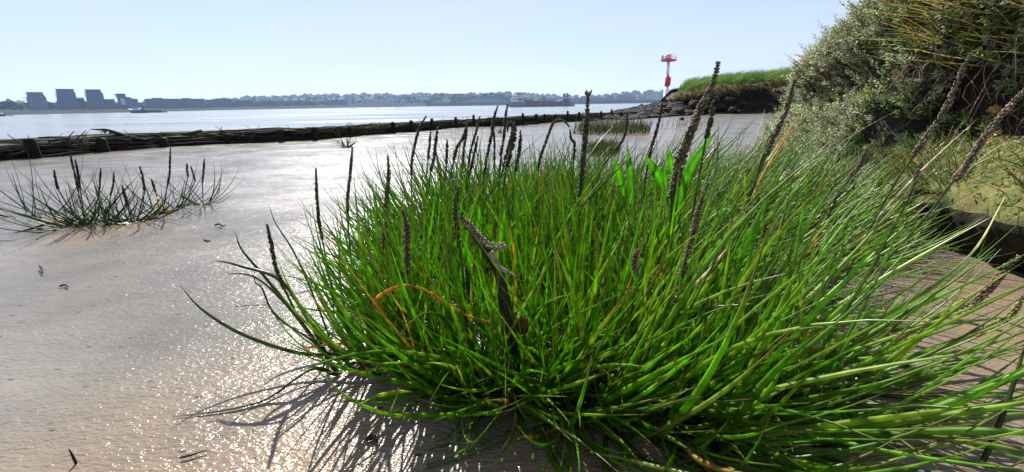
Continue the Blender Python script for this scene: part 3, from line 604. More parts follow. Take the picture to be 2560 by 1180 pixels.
SP=[
 ('dark stiff spike leaning out of the left sheaf of stems over the mud',[(667,560),(676,600),(690,670),(712,725)],.62,.0042,DK,[(745,790),(800,880)]),
 ('leftmost slender upright spike of the main clump against the mud',[(790,420),(791,470),(796,540),(806,600)],.80,.0042,DK,[(825,700)]),
 ('tall slender spike with a slightly bent tip second from the left of the main clump',[(881,367),(876,430),(869,500),(870,560)],.85,.0044,DK,[(880,680)]),
 ('thick knobbly spike third from the left, against bare mud',[(969,388),(972,430),(966,500),(966,560),(958,610)],.80,.0058,DKG,[(960,720)]),
 ('spike with a hooked tip crossing the fence where a loose twig loops',[(1066,290),(1052,312),(1040,350),(1030,400),(1029,440)],1.05,.0046,DK,[(1030,560)]),
 ('short thin spike just right of the hooked one',[(1077,327),(1074,360),(1070,400)],1.15,.0046,DK,[(1066,480)]),
 ('upright spike with a rounded top beside the short thin one',[(1094,317),(1090,350),(1084,400),(1076,430)],1.10,.0055,DK,[(1070,520)]),
 ('small budded spike half sunk in the blades below the fence',[(1118,348),(1117,375),(1116,410)],1.15,.0050,DK,[(1110,500)]),
 ('spike leaning right in a long diagonal below the fence posts',[(1170,303),(1160,340),(1142,372),(1134,400)],1.10,.0058,DK,[(1120,500)]),
 ('spike standing straight behind the long diagonal one',[(1168,325),(1160,370),(1156,420)],1.20,.0050,DK,[(1150,500)]),
 ('thin spike leaning right with a pointed tip above the fence',[(1200,290),(1190,330),(1176,380),(1172,410)],1.15,.0045,DK,[(1160,500)]),
 ('short bushy spike between two thin pointed ones',[(1195,340),(1188,375),(1180,410),(1172,440)],1.15,.0052,DK,[(1165,500)]),
 ('tall curved spike whose tip bends right up to the far shore line',[(1245,264),(1236,290),(1230,330),(1218,390),(1210,440)],1.00,.0052,DK,[(1205,540)]),
 ('thin straight spike close right of the tall curved one',[(1234,318),(1236,360),(1236,400)],1.10,.0038,DK,[(1235,500)]),
 ('tall thin spike whose tip meets the bow of the ship',[(1270,258),(1264,290),(1260,340),(1252,390)],1.00,.0046,DK,[(1245,520)]),
 ('drooping spike of the tangled group, its top bent over to the left',[(1268,330),(1272,306),(1282,318),(1276,355),(1262,400)],.98,.0062,DK,[(1245,500)]),
 ('stout middle spike of the tangled group below the ship',[(1284,305),(1288,330),(1280,370),(1266,420)],.96,.0064,DK,[(1255,520)]),
 ('right hand spike of the tangled group, standing clear of it',[(1301,325),(1301,350),(1296,390),(1288,430)],.98,.0056,DK,[(1280,530)]),
 ('bent spike whose tip folds over to the right like a hook',[(1424,318),(1412,304),(1395,300),(1382,310),(1368,345),(1352,390),(1346,420)],1.00,.0046,DK,[(1340,520)]),
 ('short dark spike hanging beside the folded one',[(1425,322),(1427,345),(1436,360),(1434,400)],1.00,.0046,DK,[(1430,500)]),
 ('tallest thick green black spike with two horns at its tip in front of the ship',[(1470,238),(1468,280),(1464,330),(1458,390),(1454,450),(1450,500)],.80,.0070,DKG,[(1446,620)]),
 ('dark spike curving left behind the mid distance grass patch',[(1569,281),(1565,320),(1557,350),(1537,378)],1.00,.0042,DK,[(1500,430),(1490,520)]),
 ('thin dark spike leaning right, its tip touching the foot of the beacon',[(1656,255),(1650,290),(1640,330),(1630,365),(1622,400)],.92,.0048,DK,[(1610,480)]),
 ('tallest brown spike leaning right above the horizon',[(1796,153),(1789,185),(1775,225),(1750,275),(1732,320),(1700,390),(1688,450),(1680,500)],.66,.0064,BR,[(1672,600)]),
 ('brown spike twined with the tallest one along its lower half',[(1772,240),(1752,262),(1736,300),(1722,350),(1700,420),(1690,470)],.69,.0060,BR,[(1682,560)]),
 ('slim spike on a green stem right behind the tallest brown one',[(1783,250),(1780,285),(1772,320),(1764,350)],.74,.0056,DK,[(1750,430),(1735,520)]),
 ('pinkish brown spike in full sun at the centre right of the clump',[(1772,455),(1758,490),(1742,540),(1730,600),(1712,660),(1698,700),(1690,745),(1682,800),(1672,855)],.53,.0046,PK,[(1668,900),(1664,960)]),
 ('short pale seed cluster on a bare green stem left of the pinkish spike',[(1596,622),(1588,650),(1588,690)],.53,.0050,PK,[(1582,760),(1576,860)]),
 ('dark reddish tipped spike standing in front at the left centre of the clump',[(1003,522),(1012,545),(1018,600),(1016,680),(1016,750)],.55,.0046,BR,[(1016,840)]),
 ('green brown spike with a pale tip left of the curled grey stalk',[(1148,464),(1142,490),(1140,550),(1148,610)],.62,.0060,DKG,[(1160,720)]),
 ('dull green spike low in the blades below the curled stalk',[(1165,660),(1170,710),(1176,760)],.63,.0050,DKG,[(1185,850)]),
 ('tall reddish spike leaning right before the dark hollow in the bank',[(2428,132),(2405,180),(2380,240),(2345,305),(2310,350),(2280,395)],.80,.0056,PKG,[(2230,470),(2150,620),(2080,760)]),
 ('thick pinkish spike at the right edge bending over the mossy ledge',[(2570,215),(2540,250),(2490,305),(2450,360),(2415,415),(2385,450)],.78,.0060,PK,[(2300,560),(2150,720),(2060,820)]),
 ('brown spike with pink seeds lying out over the mud at the right edge',[(2550,640),(2515,670),(2480,715),(2430,760),(2370,785)],.62,.0062,PK,[(2250,840),(2100,900),(2000,960)]),
 ('yellow green seed head low at the right edge over tan mud',[(2560,740),(2530,785),(2480,815),(2440,830)],.60,.0046,(.30,.30,.10),[(2300,880),(2150,930),(2050,970)]),
 ('olive spike in front of the lower shrubs right of the beacon bank',[(1988,198),(1978,235),(1960,290),(1935,340),(1915,390)],.95,.0066,PKG,[(1880,480),(1850,600)]),
 ('small pink spike among grass below the dark bank foot',[(2172,365),(2150,410),(2128,440)],.95,.0058,PK,[(2080,520),(2040,640)]),
 ('greenish spike in front of the mossy ledge, left of the thick pinkish one',[(2305,405),(2292,440),(2275,490)],.90,.0052,PKG,[(2240,560),(2180,680)]),
 ('thin olive spike half hidden by leaning blades below the shrubs',[(1930,330),(1915,375),(1895,430)],1.05,.0056,DKG,[(1870,500),(1850,600)]),
]
for a in SP: spike(a[0],a[1],a[2],a[3],a[4],a[5])
# horns on the thick spike
o=bpy.data.objects['seed_spike.020'] if 'seed_spike.020' in bpy.data.objects else None
if o:
    m=MB(); c=at(1470,240,.80)
    m.tube([c,at(1466,232,.80),at(1465,225,.80)],[.003,.0035,.001],6,(.20,.16,.10)); m.tube([c,at(1474,233,.80),at(1480,225,.80)],[.003,.0032,.001],6,(.20,.16,.10)); m.build('tip',M['seed'],o,True)
# withered grey stalk in the middle, curled over to the right
root=empty('withered_stalk',tuple(at(1290,930,0.522))); tag(root,'withered black and grey stalk with curled seed head in the middle of the clump','dead stalk')
st=smooth_line([at(1290,930,0.522),at(1275,820,0.526),at(1258,740,0.531),at(1250,690,0.531),at(1225,640,0.531),at(1190,590,0.531),at(1160,550,0.531),at(1146,535,0.531)],26)
V,Fc=tubes(st[None],np.interp(np.linspace(0,1,26),[0,.3,.5,.75,1],[.0075,.0085,.0070,.0055,.003])[None],8,.6); mesh('stem',V,Fc,M['seed'],root,np.tile((.035,.026,.018),(len(V),1)))
h=smooth_line([at(1148,536,0.529),at(1175,565,0.526),at(1205,600,0.522),at(1235,616,0.522),at(1268,614,0.522)],24)
V,Fc,T=seed_geo(h,.0048,4,(.30,.26,.17)); mesh('seed_head',V,Fc,M['seed'],root,T)
m=MB(); m.tube(smooth_line([at(1225,630,0.525),at(1245,665,0.522),at(1268,680,0.520),at(1290,690,0.518)],10),np.linspace(.005,.0012,10),6,(.34,.31,.24)); m.build('husk',M['dead'],root,True)
m=MB(); m.prism([at(1275,780,0.513),at(1300,785,0.513),at(1320,805,0.513),at(1322,850,0.513),at(1300,840,0.513),at(1285,815,0.513)],(0,.002,.001),(.16,.09,.045)); o=m.build('withered_leaf',M['dead'],None,True,loc=tuple(at(1275,780,0.513))); tag(o,'small brown crumpled leaf hanging right of the withered stalk','leaf')

# ------------------------------------------------------------------ tufts and patches out on the mud
def tuft(name,label,cat,root,n,Lr,spread,leans,wr,spikes=(),pal=GREENS*.4,dead=.03,group=None,jmean=-.5,lmax=1.35):
    e=empty(name,tuple(root)); tag(e,label,cat,group)
    b=np.array(root)[:2]+rng.normal(0,spread,(n,2)); az=rng.uniform(0,2*math.pi,n); lean=np.clip(np.abs(rng.normal(.9,.42,n)),0,lmax)
    lx=np.sin(az)*np.sin(lean)+leans[0]; ly=np.cos(az)*np.sin(lean)+leans[1]; az=np.arctan2(lx,ly); lean=np.clip(np.hypot(lx,ly)*1.1,0,1.45)
    j=rng.normal(jmean,.3,n); L=rng.uniform(.5,1,n)*Lr
    P=grow(np.c_[b,np.full(n,-.01)],az,np.clip(lean-.5*j,0,1.5),lean+.6*j,L,9,rng.normal(0,.3,n))
    V,Fc=tubes(P,blade_rad(rng.uniform(.7,1.2,n)*wr,n,9),4,.6); mesh('leaves',V,Fc,M['blade'],e,blade_tint(n,9,4,dead,pal,bl=.1))
    for pts,r in spikes:
        h=smooth_line([at(p[0],p[1],root[1]+(p[2] if len(p)>2 else 0)) for p in pts],12); r0=np.array([root[0]+(h[-1][0]-root[0])*.25,root[1],0.])
        s=np.vstack([h[:-1],smooth_line([h[-1],h[-1]*.45+r0*.55,r0],8)])
        V,Fc=tubes(s[None],np.full((1,len(s)),.0018),5,1.); so_=mesh('flower_stalk',V,Fc,M['blade'],e,np.tile((.03,.04,.015),(len(V),1)))
        V,Fc,T=seed_geo(h,r*.72,4,(.03,.024,.016),gap=1.4); mesh('seed_head',V,Fc,M['seed'],so_,T)
    return e
DKP=np.array([[.034,.08,.011],[.045,.095,.013],[.022,.042,.010],[.06,.09,.02]])
LT=[
 ('biggest spreading dark tuft of arrowgrass at left, thickest green base, two tall spikes',(212,566),50,.30,.030,(-.12,0),[([(135,424),(140,455),(146,475)],.0065),([(173,375),(180,405),(190,450),(196,480)],.0055),([(188,398),(194,430),(200,470)],.006),([(252,420),(250,450),(248,480)],.005)]),
 ('narrow dark tuft with green base standing just right of the biggest spreading tuft',(262,560),26,.24,.018,(.1,0),[([(285,430),(283,460),(276,490)],.005)]),
 ('dark tuft at left with a bright green foot on the orange stained mud',(330,556),34,.26,.014,(.05,0),[([(349,415),(356,440),(362,478)],.0065),([(305,462),(312,490),(320,520)],.007)]),
 ('thin dark tuft bearing the tallest straight spike on the left mud',(398,535),17,.28,.022,(.12,0),[([(426,370),(425,400),(424,435),(418,465)],.006),([(378,447),(384,465),(390,482)],.007)]),
 ('sparse dark tuft with two short thick spikes right of the tallest spike',(442,522),12,.26,.016,(.1,0),[([(467,408),(468,428),(470,442)],.0065),([(477,415),(482,432),(488,452)],.006)]),
 ('rightmost small tuft on the left mud with blades fanning right',(505,515),16,.26,.010,(.25,0),[([(511,396),(509,425),(506,460)],.0065)]),
 ('faint thin tuft at the left edge with blades lying over the mud',(100,545),22,.36,.028,(-.45,-.05),[]),
]
for lb,p,n,L,sp,ln,sk_ in LT:
    g=gnd(*p); tuft('arrowgrass_tuft',lb,'grass tuft',g,n,L,sp,ln,.0024,sk_,DKP,.02,'arrowgrass tufts on the left mud')
lb=[('long curved blade lying on the mud below the left tufts',[(310,553,1.54),(280,556,1.50),(230,580,1.44),(170,603,1.38),(102,608,1.36)],.0042),('straight dark blade lying flat on the mud at the left edge',[(-40,630,1.32),(40,627,1.32),(115,623,1.33)],.0036),
 ('upper of two long blades lying left across the mud from the left tufts',[(200,550,1.53),(120,560,1.48),(50,580,1.42),(-20,592,1.38)],.0038),('lower of two long blades lying left across the mud from the left tufts',[(190,560,1.50),(110,575,1.44),(40,588,1.40),(-20,602,1.36)],.0038)]
for l_,p,wd in lb: blade('grass_blade',l_,'grass blade',p,wd,(.03,.038,.016))
# mid-distance patches
def patch(name,label,poly_px,n,L,wr,pal):
    poly=[tuple(gnd(*p)[:2]) for p in poly_px]; b=sample(poly,n); c=b.mean(0); e=empty(name,(c[0],c[1],0)); tag(e,label,'grass patch','grass patches on the mid distance mud')
    az=rng.normal(.9,.8,n); lean=np.abs(rng.normal(.28,.18,n)); j=rng.normal(.1,.25,n)
    P=grow(np.c_[b,np.full(n,-.02)],az,np.clip(lean-.4*j,0,1.4),lean+.5*j,rng.uniform(.5,1,n)*L,7)
    V,Fc=tubes(P,blade_rad(rng.uniform(.7,1.2,n)*wr,n,7),3,.6); mesh('leaves',V,Fc,M['blade'],e,blade_tint(n,7,3,.04,pal,bl=.2))
MP=np.array([[.07,.10,.03],[.05,.08,.025],[.10,.12,.05],[.12,.13,.07]])
patch('grass_patch','long low patch of grey green marsh grass on the mud before the fence end',[(1428,337),(1500,339),(1620,337),(1625,326),(1600,318),(1450,320)],900,.22,.0046,MP)
patch('grass_patch','small dense tuft of green grass on the mud nearer than the long patch',[(1468,392),(1500,397),(1540,392),(1550,376),(1500,370),(1465,378)],420,.15,.0034,MP)
patch('grass_patch','thin straggle of grass at right end of the long patch before the rubble',[(1640,330),(1780,322),(1770,310),(1660,312)],46,.26,.0040,MP)
for lb_,p,n,L in (('lone wispy bare plant like a little bush on the pale mud',(868,370),34,.20),('very small wispy tuft on pale mud in front of the fence posts',(1250,334),24,.16)):
    g=gnd(*p); tuft('wispy_plant',lb_,'plant',g,n,L,.02,(0,0),.0036,(),np.array([[.06,.06,.045],[.08,.085,.06]]),.0,None,.0)
# debris on the mud
for l_,pts,r in (('small dark twig lying on the mud right of the left tufts',[(538,566),(548,562),(556,568),(565,566)],.004),
 ('short dark stick standing in the mud at bottom left',[(193,1162),(182,1140),(172,1122)],.0016),
 ('dark scrap of weed lying on the mud at left',[(100,668),(106,676),(108,686)],.0030),
 ('forked dark twig lying in the mud at bottom middle',[(450,1152),(480,1145),(520,1132)],.0016),
 ('tiny dark curl of weed on the glittering mud near the clump shadow',[(915,1105),(935,1100),(945,1112)],.0040),
 ('thin fallen stem lying on the mud left of the left sheaf',[(588,771),(630,768),(680,766)],.0010),
 ('dark flake of weed lying on the mud below the left tufts',[(150,720),(163,716),(172,722)],.0030),
 ('small black stick in the mud among glints at the centre left',[(510,602),(520,606),(528,604)],.0030)):
    q=[gnd(*p)+np.array([0,0,.004]) for p in pts]
    if 'standing' in l_: q[0][2]=-.005; q[1]=at(182,1140,q[0][1]); q[2]=at(172,1122,q[0][1])
    m=MB(); s=smooth_line(q,9); m.tube(s,r*np.interp(np.linspace(0,1,9),[0,.3,1],[.6,1,.35]),5,(.025,.018,.014)); o=m.build('debris_twig',M['twig'],None,True,loc=tuple(q[0])); tag(o,l_,'twig')

# ------------------------------------------------------------------ mossy ledge slumped at the foot of the bank
def ledge():
    outline=[(1.02,.80),(1.06,1.0),(1.10,1.25),(1.18,1.42),(1.28,1.55),(1.42,1.66)]      # front toe
    back=[(1.95,.70),(1.90,1.0),(1.85,1.3),(1.80,1.5),(1.76,1.66),(1.70,1.78)]
    n,m=110,84; f=smooth_line([(*p,0) for p in outline],n); b=smooth_line([(*p,0) for p in back],n); V=[]
    us=np.r_[0,0,0,np.linspace(.0,1,m-3)]; amp2=.012
    for i in range(n):
        tt=i/(n-1); top=.12*(1-tt)**.6+.03
        for j in range(m):
            if j<3:
                ins=(.10,.06,.01)[j]; z=(-.05,.30,.72)[j]*top; u=ins
            else: u=us[j]; z=top+.26*u**.62*(1-.35*tt)
            x=f[i,0]+(b[i,0]-f[i,0])*u; y=f[i,1]+(b[i,1]-f[i,1])*u
            if j==3: z-=.012
            k=fbm(x*3,y*3,z*2,1,5)*.05+fbm(x*11,y*11,z*7,1,4)*.022+fbm(x*34,y*34,z*20,1,3)*amp2
            V.append((x+ (fbm(x*6,y*6,z*6+9,1,4)*.04 if j<5 else 0),y,z+k*min(1,j/6)*(.6+.4*u)))
    Fc=[(i*m+j,(i+1)*m+j,(i+1)*m+j+1,i*m+j+1) for i in range(n-1) for j in range(m-1)]
    o=mesh('ledge',V,Fc,M['moss']); o.data.materials.append(M['peat'])
    mi=np.array([1 if (k%(m-1))<3 else 0 for k in range(len(Fc))],dtype=np.int32); o.data.polygons.foreach_set('material_index',mi)
    tag(o,'mossy ledge of yellow green algae covered mud slumped at the foot of the bank',kind='structure')
    return np.array(V).reshape(n,m,3)
LV=ledge()
# crumbs of algae and small pale scraps on the ledge
am=MB(); flat=LV[:,4:,:].reshape(-1,3)
T0=[(.09,.13,.03),(.17,.18,.05),(.22,.22,.11),(.07,.09,.025),(.20,.14,.07)]
for i in range(9000):
    p=flat[rng.integers(len(flat))]+rng.normal(0,.012,3)*[1,1,.15]; l=rng.uniform(.0018,.007); a=rng.uniform(0,6.28); d=np.array([math.cos(a),math.sin(a),rng.uniform(-.1,.6)])*l; q=np.array([-math.sin(a),math.cos(a),.2])*l*rng.uniform(.2,.5)
    am.add([p-d,p+q,p+d,p-q+[0,0,.004]],[(0,1,2,3)],np.array(T0[rng.integers(5)])*rng.uniform(.6,1.2))
o=am.build('algae_scraps',M['shrub']); tag(o,'ragged crumbs of algae and moss covering the ledge',kind='stuff')

# short grass rooted in the ledge and along its lip
n=1500; b=flat[rng.integers(len(flat),size=n)]; k=rng.random(n)<.5; lipv=LV[:,4:16,:].reshape(-1,3); b[k]=lipv[rng.integers(len(lipv),size=k.sum())]
cl=np.array([fbm(p[0]*5,p[1]*5,0,1,3) for p in b]); b=b[cl>-.05]; n=len(b)
P=grow(b-[0,0,.01],rng.normal(.4,1.3,n),rng.uniform(.2,1.1,n),rng.uniform(.6,1.7,n),rng.uniform(.3,1,n)*.16,7,rng.normal(0,.6,n),-9)
V,Fc=tubes(P,blade_rad(rng.uniform(.6,1.1,n)*.0019,n,7),3,.5); o=mesh('ledge_grass',V,Fc,M['blade'],None,blade_tint(n,7,3,.12,np.array([[.12,.18,.04],[.16,.20,.06],[.20,.20,.09],[.09,.14,.03]]),bl=.1)); tag(o,'short thin grass growing from the mossy ledge',kind='stuff')

# ------------------------------------------------------------------ sea purslane shrubs over the bank
toe,nn,ps,ph,BV=nearb
def near_pt(i,j):
    i=min(max(i,0),BV.shape[0]-1.001); j=min(max(j,0),BV.shape[1]-1.001); a,b=int(i),int(j); fi,fj=i-a,j-b
    return BV[a,b]*(1-fi)*(1-fj)+BV[a+1,b]*fi*(1-fj)+BV[a,b+1]*(1-fi)*fj+BV[a+1,b+1]*fi*fj
sub=14
LEAFP=[(.33,.37,.27),(.34,.37,.23),(.32,.345,.28),(.30,.38,.15),(.37,.34,.27)]
def leaf_poly(c,ax,side,l,wd):
    """folded oval leaf: 8 vertices, 6 faces"""
    n=np.cross(ax,side); P=[]
    for t,hw in ((.0,.0),(.3,.75),(.62,1.),(.88,.55),(1.,.0)):
        if hw==0: P.append(c+ax*l*t)
        else: P+= [c+ax*l*t-side*wd*hw+n*wd*.30*hw, c+ax*l*t, c+ax*l*t+side*wd*hw+n*wd*.30*hw]
    return P,[(0,1,2),(0,2,3),(1,4,5,2),(2,5,6,3),(4,7,8,5),(5,8,9,6),(7,10,8),(8,10,9)]
def unit(v): return v/(np.linalg.norm(v)+1e-9)
def shrub(label,i0,i1,j0,j1,n,out,lsz,skip=None,pal=LEAFP,up=.7,drop=()):
    tm=MB(); LVs=[];LFs=[];LTs=[];cnt=0; root=None
    for k in range(n):
        i=rng.uniform(i0,i1)*sub; j=rng.uniform(j0,j1); p=near_pt(i,j)
        if skip and skip(p): continue
        if p[1]<.5: continue
        nrm=unit(np.array([-nn[int(i),0],-nn[int(i),1],.45])); 
        d=unit(nrm*rng.uniform(.3,1.2)+np.array([0,0,up])*rng.uniform(.2,1.3)+rng.normal(0,.38,3)); L=rng.uniform(.5,1.)*out*(1.6 if rng.random()<.06 else 1)
        bend=rng.normal(0,.3,3)+[0,0,.35]; ns=6; pts=[p-nrm*.02]; dd=d.copy()
        for q in range(ns): dd=unit(dd+bend*.12); pts.append(pts[-1]+dd*L/ns)
        pts=np.array(pts)
        if root is None: root=pts[0]
        tm.tube(pts,np.linspace(.0022,.0008,ns+1),4,np.array([.10,.065,.045])*rng.uniform(.6,1.6))
        col=np.array(pal[rng.integers(len(pal))])*rng.uniform(.7,1.2); 
        if rng.random()<.05: col=np.array([.30,.16,.06])
        nl=int(rng.integers(7,12))
        for q in range(nl):
            t=(.25+.78*q/(nl-1))*ns; a=min(int(t),ns-1); c=pts[a]+(pts[a+1]-pts[a])*min(1.,t-a); ax0=unit(pts[a+1]-pts[a])
            r1=unit(np.cross(ax0,[.31,.77,.55])); r2=np.cross(ax0,r1); w_=(q%2)*math.pi/2+rng.normal(0,.3)
            for sgn in (0,math.pi):
                ra=r1*math.cos(w_+sgn)+r2*math.sin(w_+sgn); ax=unit(ax0*rng.uniform(.5,1.1)+ra*.9); side=unit(np.cross(ax,ax0+rng.normal(0,.15,3)))
                sc=lsz*rng.uniform(.7,1.25)*(1 if q<nl-2 else .7); P,Fq=leaf_poly(c,ax,side,sc,sc*.19)
                LVs+=P; LFs+=[[x+cnt for x in f] for f in Fq]; cnt+=len(P); LTs+=[col*rng.uniform(.75,1.25)]*len(P)
    e=empty('shrub',tuple(root)); tag(e,label,'shrub','grey green shrubs on the bank')
    mesh('foliage',LVs,LFs,M['shrub'],e,np.array(LTs),False); tm.build('twigs',M['twig'],e,True)
def hollow(p):
    px,py=proj(p); return ((px-2455)/100)**2+((py-235)/62)**2<1 or ((px-2240)/90)**2+((py-330)/32)**2<1
shrub('silvery shrub of small fleshy leaves standing against the sky at the nose of the bank',4.7,6.6,3,24,1500,.11,.018,None)
shrub('leafy grey green shrub covering the bank face left of the dark hollow',3.7,4.8,1,22,1900,.12,.018,hollow)
shrub('bushy top shrub with crowded silvery shoots on the bank crest',3.0,4.95,11.5,21,1500,.13,.019,None,LEAFP[:3]+[(.17,.17,.12)])
shrub('low green shrub with rounder bright leaves under the dark hollow',2.9,3.8,1,16,700,.11,.024,hollow,[(.10,.17,.05),(.13,.20,.05),(.10,.14,.06)])
shrub('straggly shrub around and above the dark hollow at the right edge',2.4,3.6,6.5,17,1300,.11,.022,hollow)
shrub('low shrub spilling over the mud at the foot of the bank nose',4.4,6.3,0,8,620,.17,.020,None)
shrub('shrub trailing down the bank behind the mud bay beyond the bank nose',6.6,8.2,3,25,420,.16,.030,None)

# roots and withered stems hanging in the hollow
rm=MB()
for i in range(150):
    p=near_pt(rng.uniform(2.3,3.7)*sub,rng.uniform(7.5,11)); d=np.array([-.05,-.03,-.02])*rng.uniform(.2,1.6); l=rng.uniform(.05,.20)
    pts=[p,p+d*.6+[rng.normal(0,.01),rng.normal(0,.01),-.25*l],p+d+[rng.normal(0,.025),rng.normal(0,.02),-.65*l],p+d+[rng.normal(0,.04),rng.normal(0,.03),-l]]
    rm.tube(smooth_line(pts,8),np.linspace(rng.uniform(.0012,.003),.0005,8),4,np.array([.16,.11,.08])*rng.uniform(.4,1.8))
o=rm.build('hanging_roots',M['twig'],None,True); tag(o,'thin roots and withered stems hanging in the dark hollow of the bank',kind='stuff')

# dry and green grass on the crest of the bank, hanging forward
def bank_grass(name,label,i0,i1,j0,j1,n,Lr,wr,pal,az0,azs,mat,t0=(.4,1.0),t1=(.9,1.8)):
    b=np.array([near_pt(rng.uniform(i0,i1)*sub,rng.uniform(j0,j1)) for _ in range(n)])
    P=grow(b,rng.normal(az0,azs,n),rng.uniform(*t0,n),rng.uniform(*t1,n),rng.uniform(.45,1,n)*Lr,9,rng.normal(0,.5,n),-9)
    px,py=proj(P); ok=~((py<np.interp(px,[1900,2040,2060,2200,2260,2600],[150,60,20,-60,-300,-900]))&(px<2260)).any(1); P=P[ok]; n=len(P)
    V,Fc=tubes(P,blade_rad(rng.uniform(.6,1.1,n)*wr,n,9),3,.4); o=mesh(name,V,Fc,M[mat],None,blade_tint(n,9,3,.04,pal,bl=.05)); tag(o,label,kind='stuff')
STR=np.array([[.60,.56,.22],[.48,.52,.15],[.40,.48,.12],[.66,.58,.34],[.32,.40,.10],[.50,.38,.2]])
bank_grass('dry_grass','straw and olive grass hanging over the crest of the shrubby bank',2.3,3.55,11.0,19,620,.34,.0028,STR,-1.1,1.5,'dead')
bank_grass('dry_grass','bright straw grass tangled above the dark hollow at the right edge',2.3,3.45,8.5,13,300,.34,.0027,STR,-1.0,1.5,'dead',(.9,1.5),(1.1,1.7))
bank_grass('green_grass','thin green grass growing out of the bank above the dark hollow',2.3,3.6,11,20,900,.32,.0028,np.array([[.10,.17,.04],[.14,.20,.05]]),-1.6,.7,'blade',(.3,.8),(.9,1.7))
bank_grass('dry_stems','pale dry stems scattered through the shrubs',2.0,6.0,6,22,260,.34,.0016,np.array([[.45,.38,.28],[.38,.28,.20],[.5,.45,.38]]),-1.3,1.3,'dead',(.6,1.2),(.9,1.7))

# ------------------------------------------------------------------ turf of the far grassy bank
ftoe,fnn,fps,fph,FV=farb
def far_turf():
    n=9000; b=np.zeros((n,3)); k=0
    while k<n:
        i=rng.uniform(12,62); j=rng.uniform(14.5,24.5) if rng.random()<.85 else rng.uniform(11.5,14.5); a,c=int(i),int(j); fi,fj=i-a,j-c
        if c+1>=FV.shape[1] or a+1>=FV.shape[0]: continue
        p=FV[a,c]*(1-fi)*(1-fj)+FV[a+1,c]*fi*(1-fj)+FV[a,c+1]*(1-fi)*fj+FV[a+1,c+1]*fi*fj; b[k]=p; k+=1
    clumpn=np.array([fbm(p[0]*1.2,p[1]*1.2,0,1,3) for p in b])
    az=rng.normal(1.35,.45,n)+clumpn*.8; P=grow(b,az,rng.uniform(.1,.7,n),rng.uniform(.9,1.8,n),rng.uniform(.55,1.,n)*.52,7,None,-9)
    g=np.array([[.14,.27,.05],[.17,.30,.06],[.11,.22,.04],[.20,.32,.08]])
    V,Fc=tubes(P,blade_rad(rng.uniform(.005,.010,n),n,7),3,.4); o=mesh('bank_turf',V,Fc,M['turfgrass'],None,blade_tint(n,7,3,.02,g,bl=.1)*np.repeat((1+.35*clumpn),21)[:,None]); tag(o,'windswept bright green turf on top of the eroded bank',kind='stuff')
    n=2000; b=np.zeros((n,3))
    lip=[]
    for k in range(n):
        i=rng.uniform(14,60); a=int(i); t=i-a; p=FV[a,15]*(1-t)+FV[a+1,15]*t
        cl=fbm(i*.45,2,0,1,3); lip.append(cl); b[k]=p+rng.normal(0,.06,3)
    lip=np.array(lip); P=grow(b,np.full(n,math.pi)+rng.normal(0,.5,n),rng.uniform(.9,1.5,n),rng.uniform(2.2,3.1,n),rng.uniform(.3,1,n)*np.clip(.45+.8*lip,.15,.9),7,None,-9)
    V,Fc=tubes(P,blade_rad(rng.uniform(.005,.010,n),n,7),3,.4); o=mesh('hanging_turf',V,Fc,M['dead'],None,blade_tint(n,7,3,.0,np.array([[.36,.36,.14],[.26,.30,.10],[.42,.34,.17]]),bl=.0)); tag(o,'pale roots and dry grass hanging from the lip of the eroded bank',kind='stuff')
far_turf()

# ------------------------------------------------------------------ far shore: land, sea wall, woods
EDGE_PX=[-900,-300,0,150,300,420,680,900,1100,1280,1440,1740,2100,3300]
def ipx(px,xs,ys): return float(np.interp(px,xs,ys))
edgeY=lambda px: ipx(px,EDGE_PX,[300,370,420,480,520,640,830,1000,1050,1050,1050,1050,1050,1050])
basey=lambda px: ipx(px,[-300,0,300,500,700,1000,1250,1500,1750,2600],[276,274.5,272,269.5,264.5,258.5,255.5,251.5,248,240])
BY=lambda px: edgeY(px)+150                    # distance of the front row of buildings
skyl=lambda px: ipx(px,[-900,-300,0,60,150,330,440,540,620,700,800,900,1000,1150,1280,1340,1400,1480,1560,1700,1900,2600],[262,258,254,258,256,257,256,249,242,240,236,235,235,233,231,234,240,240,229,225,221,212])
RIDGE=2100
V=[];cols=list(range(-900,3301,42)); RR=8
for px in cols:
    e=edgeY(px); b=BY(px); zb=at(px,basey(px),b)[2]; zr=max(at(px,skyl(px)+7,RIDGE)[2],zb+2)
    for Y,z in ((e-60,-5),(e,WATER+.05),(e+50,WATER+1.2),(b-8,zb-.4),(b+60,zb+.3),((b+RIDGE)/2,zb*.6+zr*.35),(RIDGE,zr),(RIDGE+800,zr-25)):
        p=at(px,260,Y); V.append((p[0],Y,z))
Fc=[(i*RR+j,(i+1)*RR+j,(i+1)*RR+j+1,i*RR+j+1) for i in range(len(cols)-1) for j in range(RR-1)]
o=mesh('far_shore',V,Fc,M['land']); o.data.materials.append(M['shore'])
o.data.polygons.foreach_set('material_index',np.array([1 if k%(RR-1)<3 else 0 for k in range(len(Fc))],dtype=np.int32))
tag(o,'low hills and beach on the far side of the river',kind='structure')
def land_z(px,Y):
    b=BY(px); zb=at(px,basey(px),b)[2]; zr=max(at(px,skyl(px)+7,RIDGE)[2],zb+2)
    return float(np.interp(Y,[b,b+60,(b+RIDGE)/2,RIDGE],[zb,zb+.3,zb*.6+zr*.35,zr]))

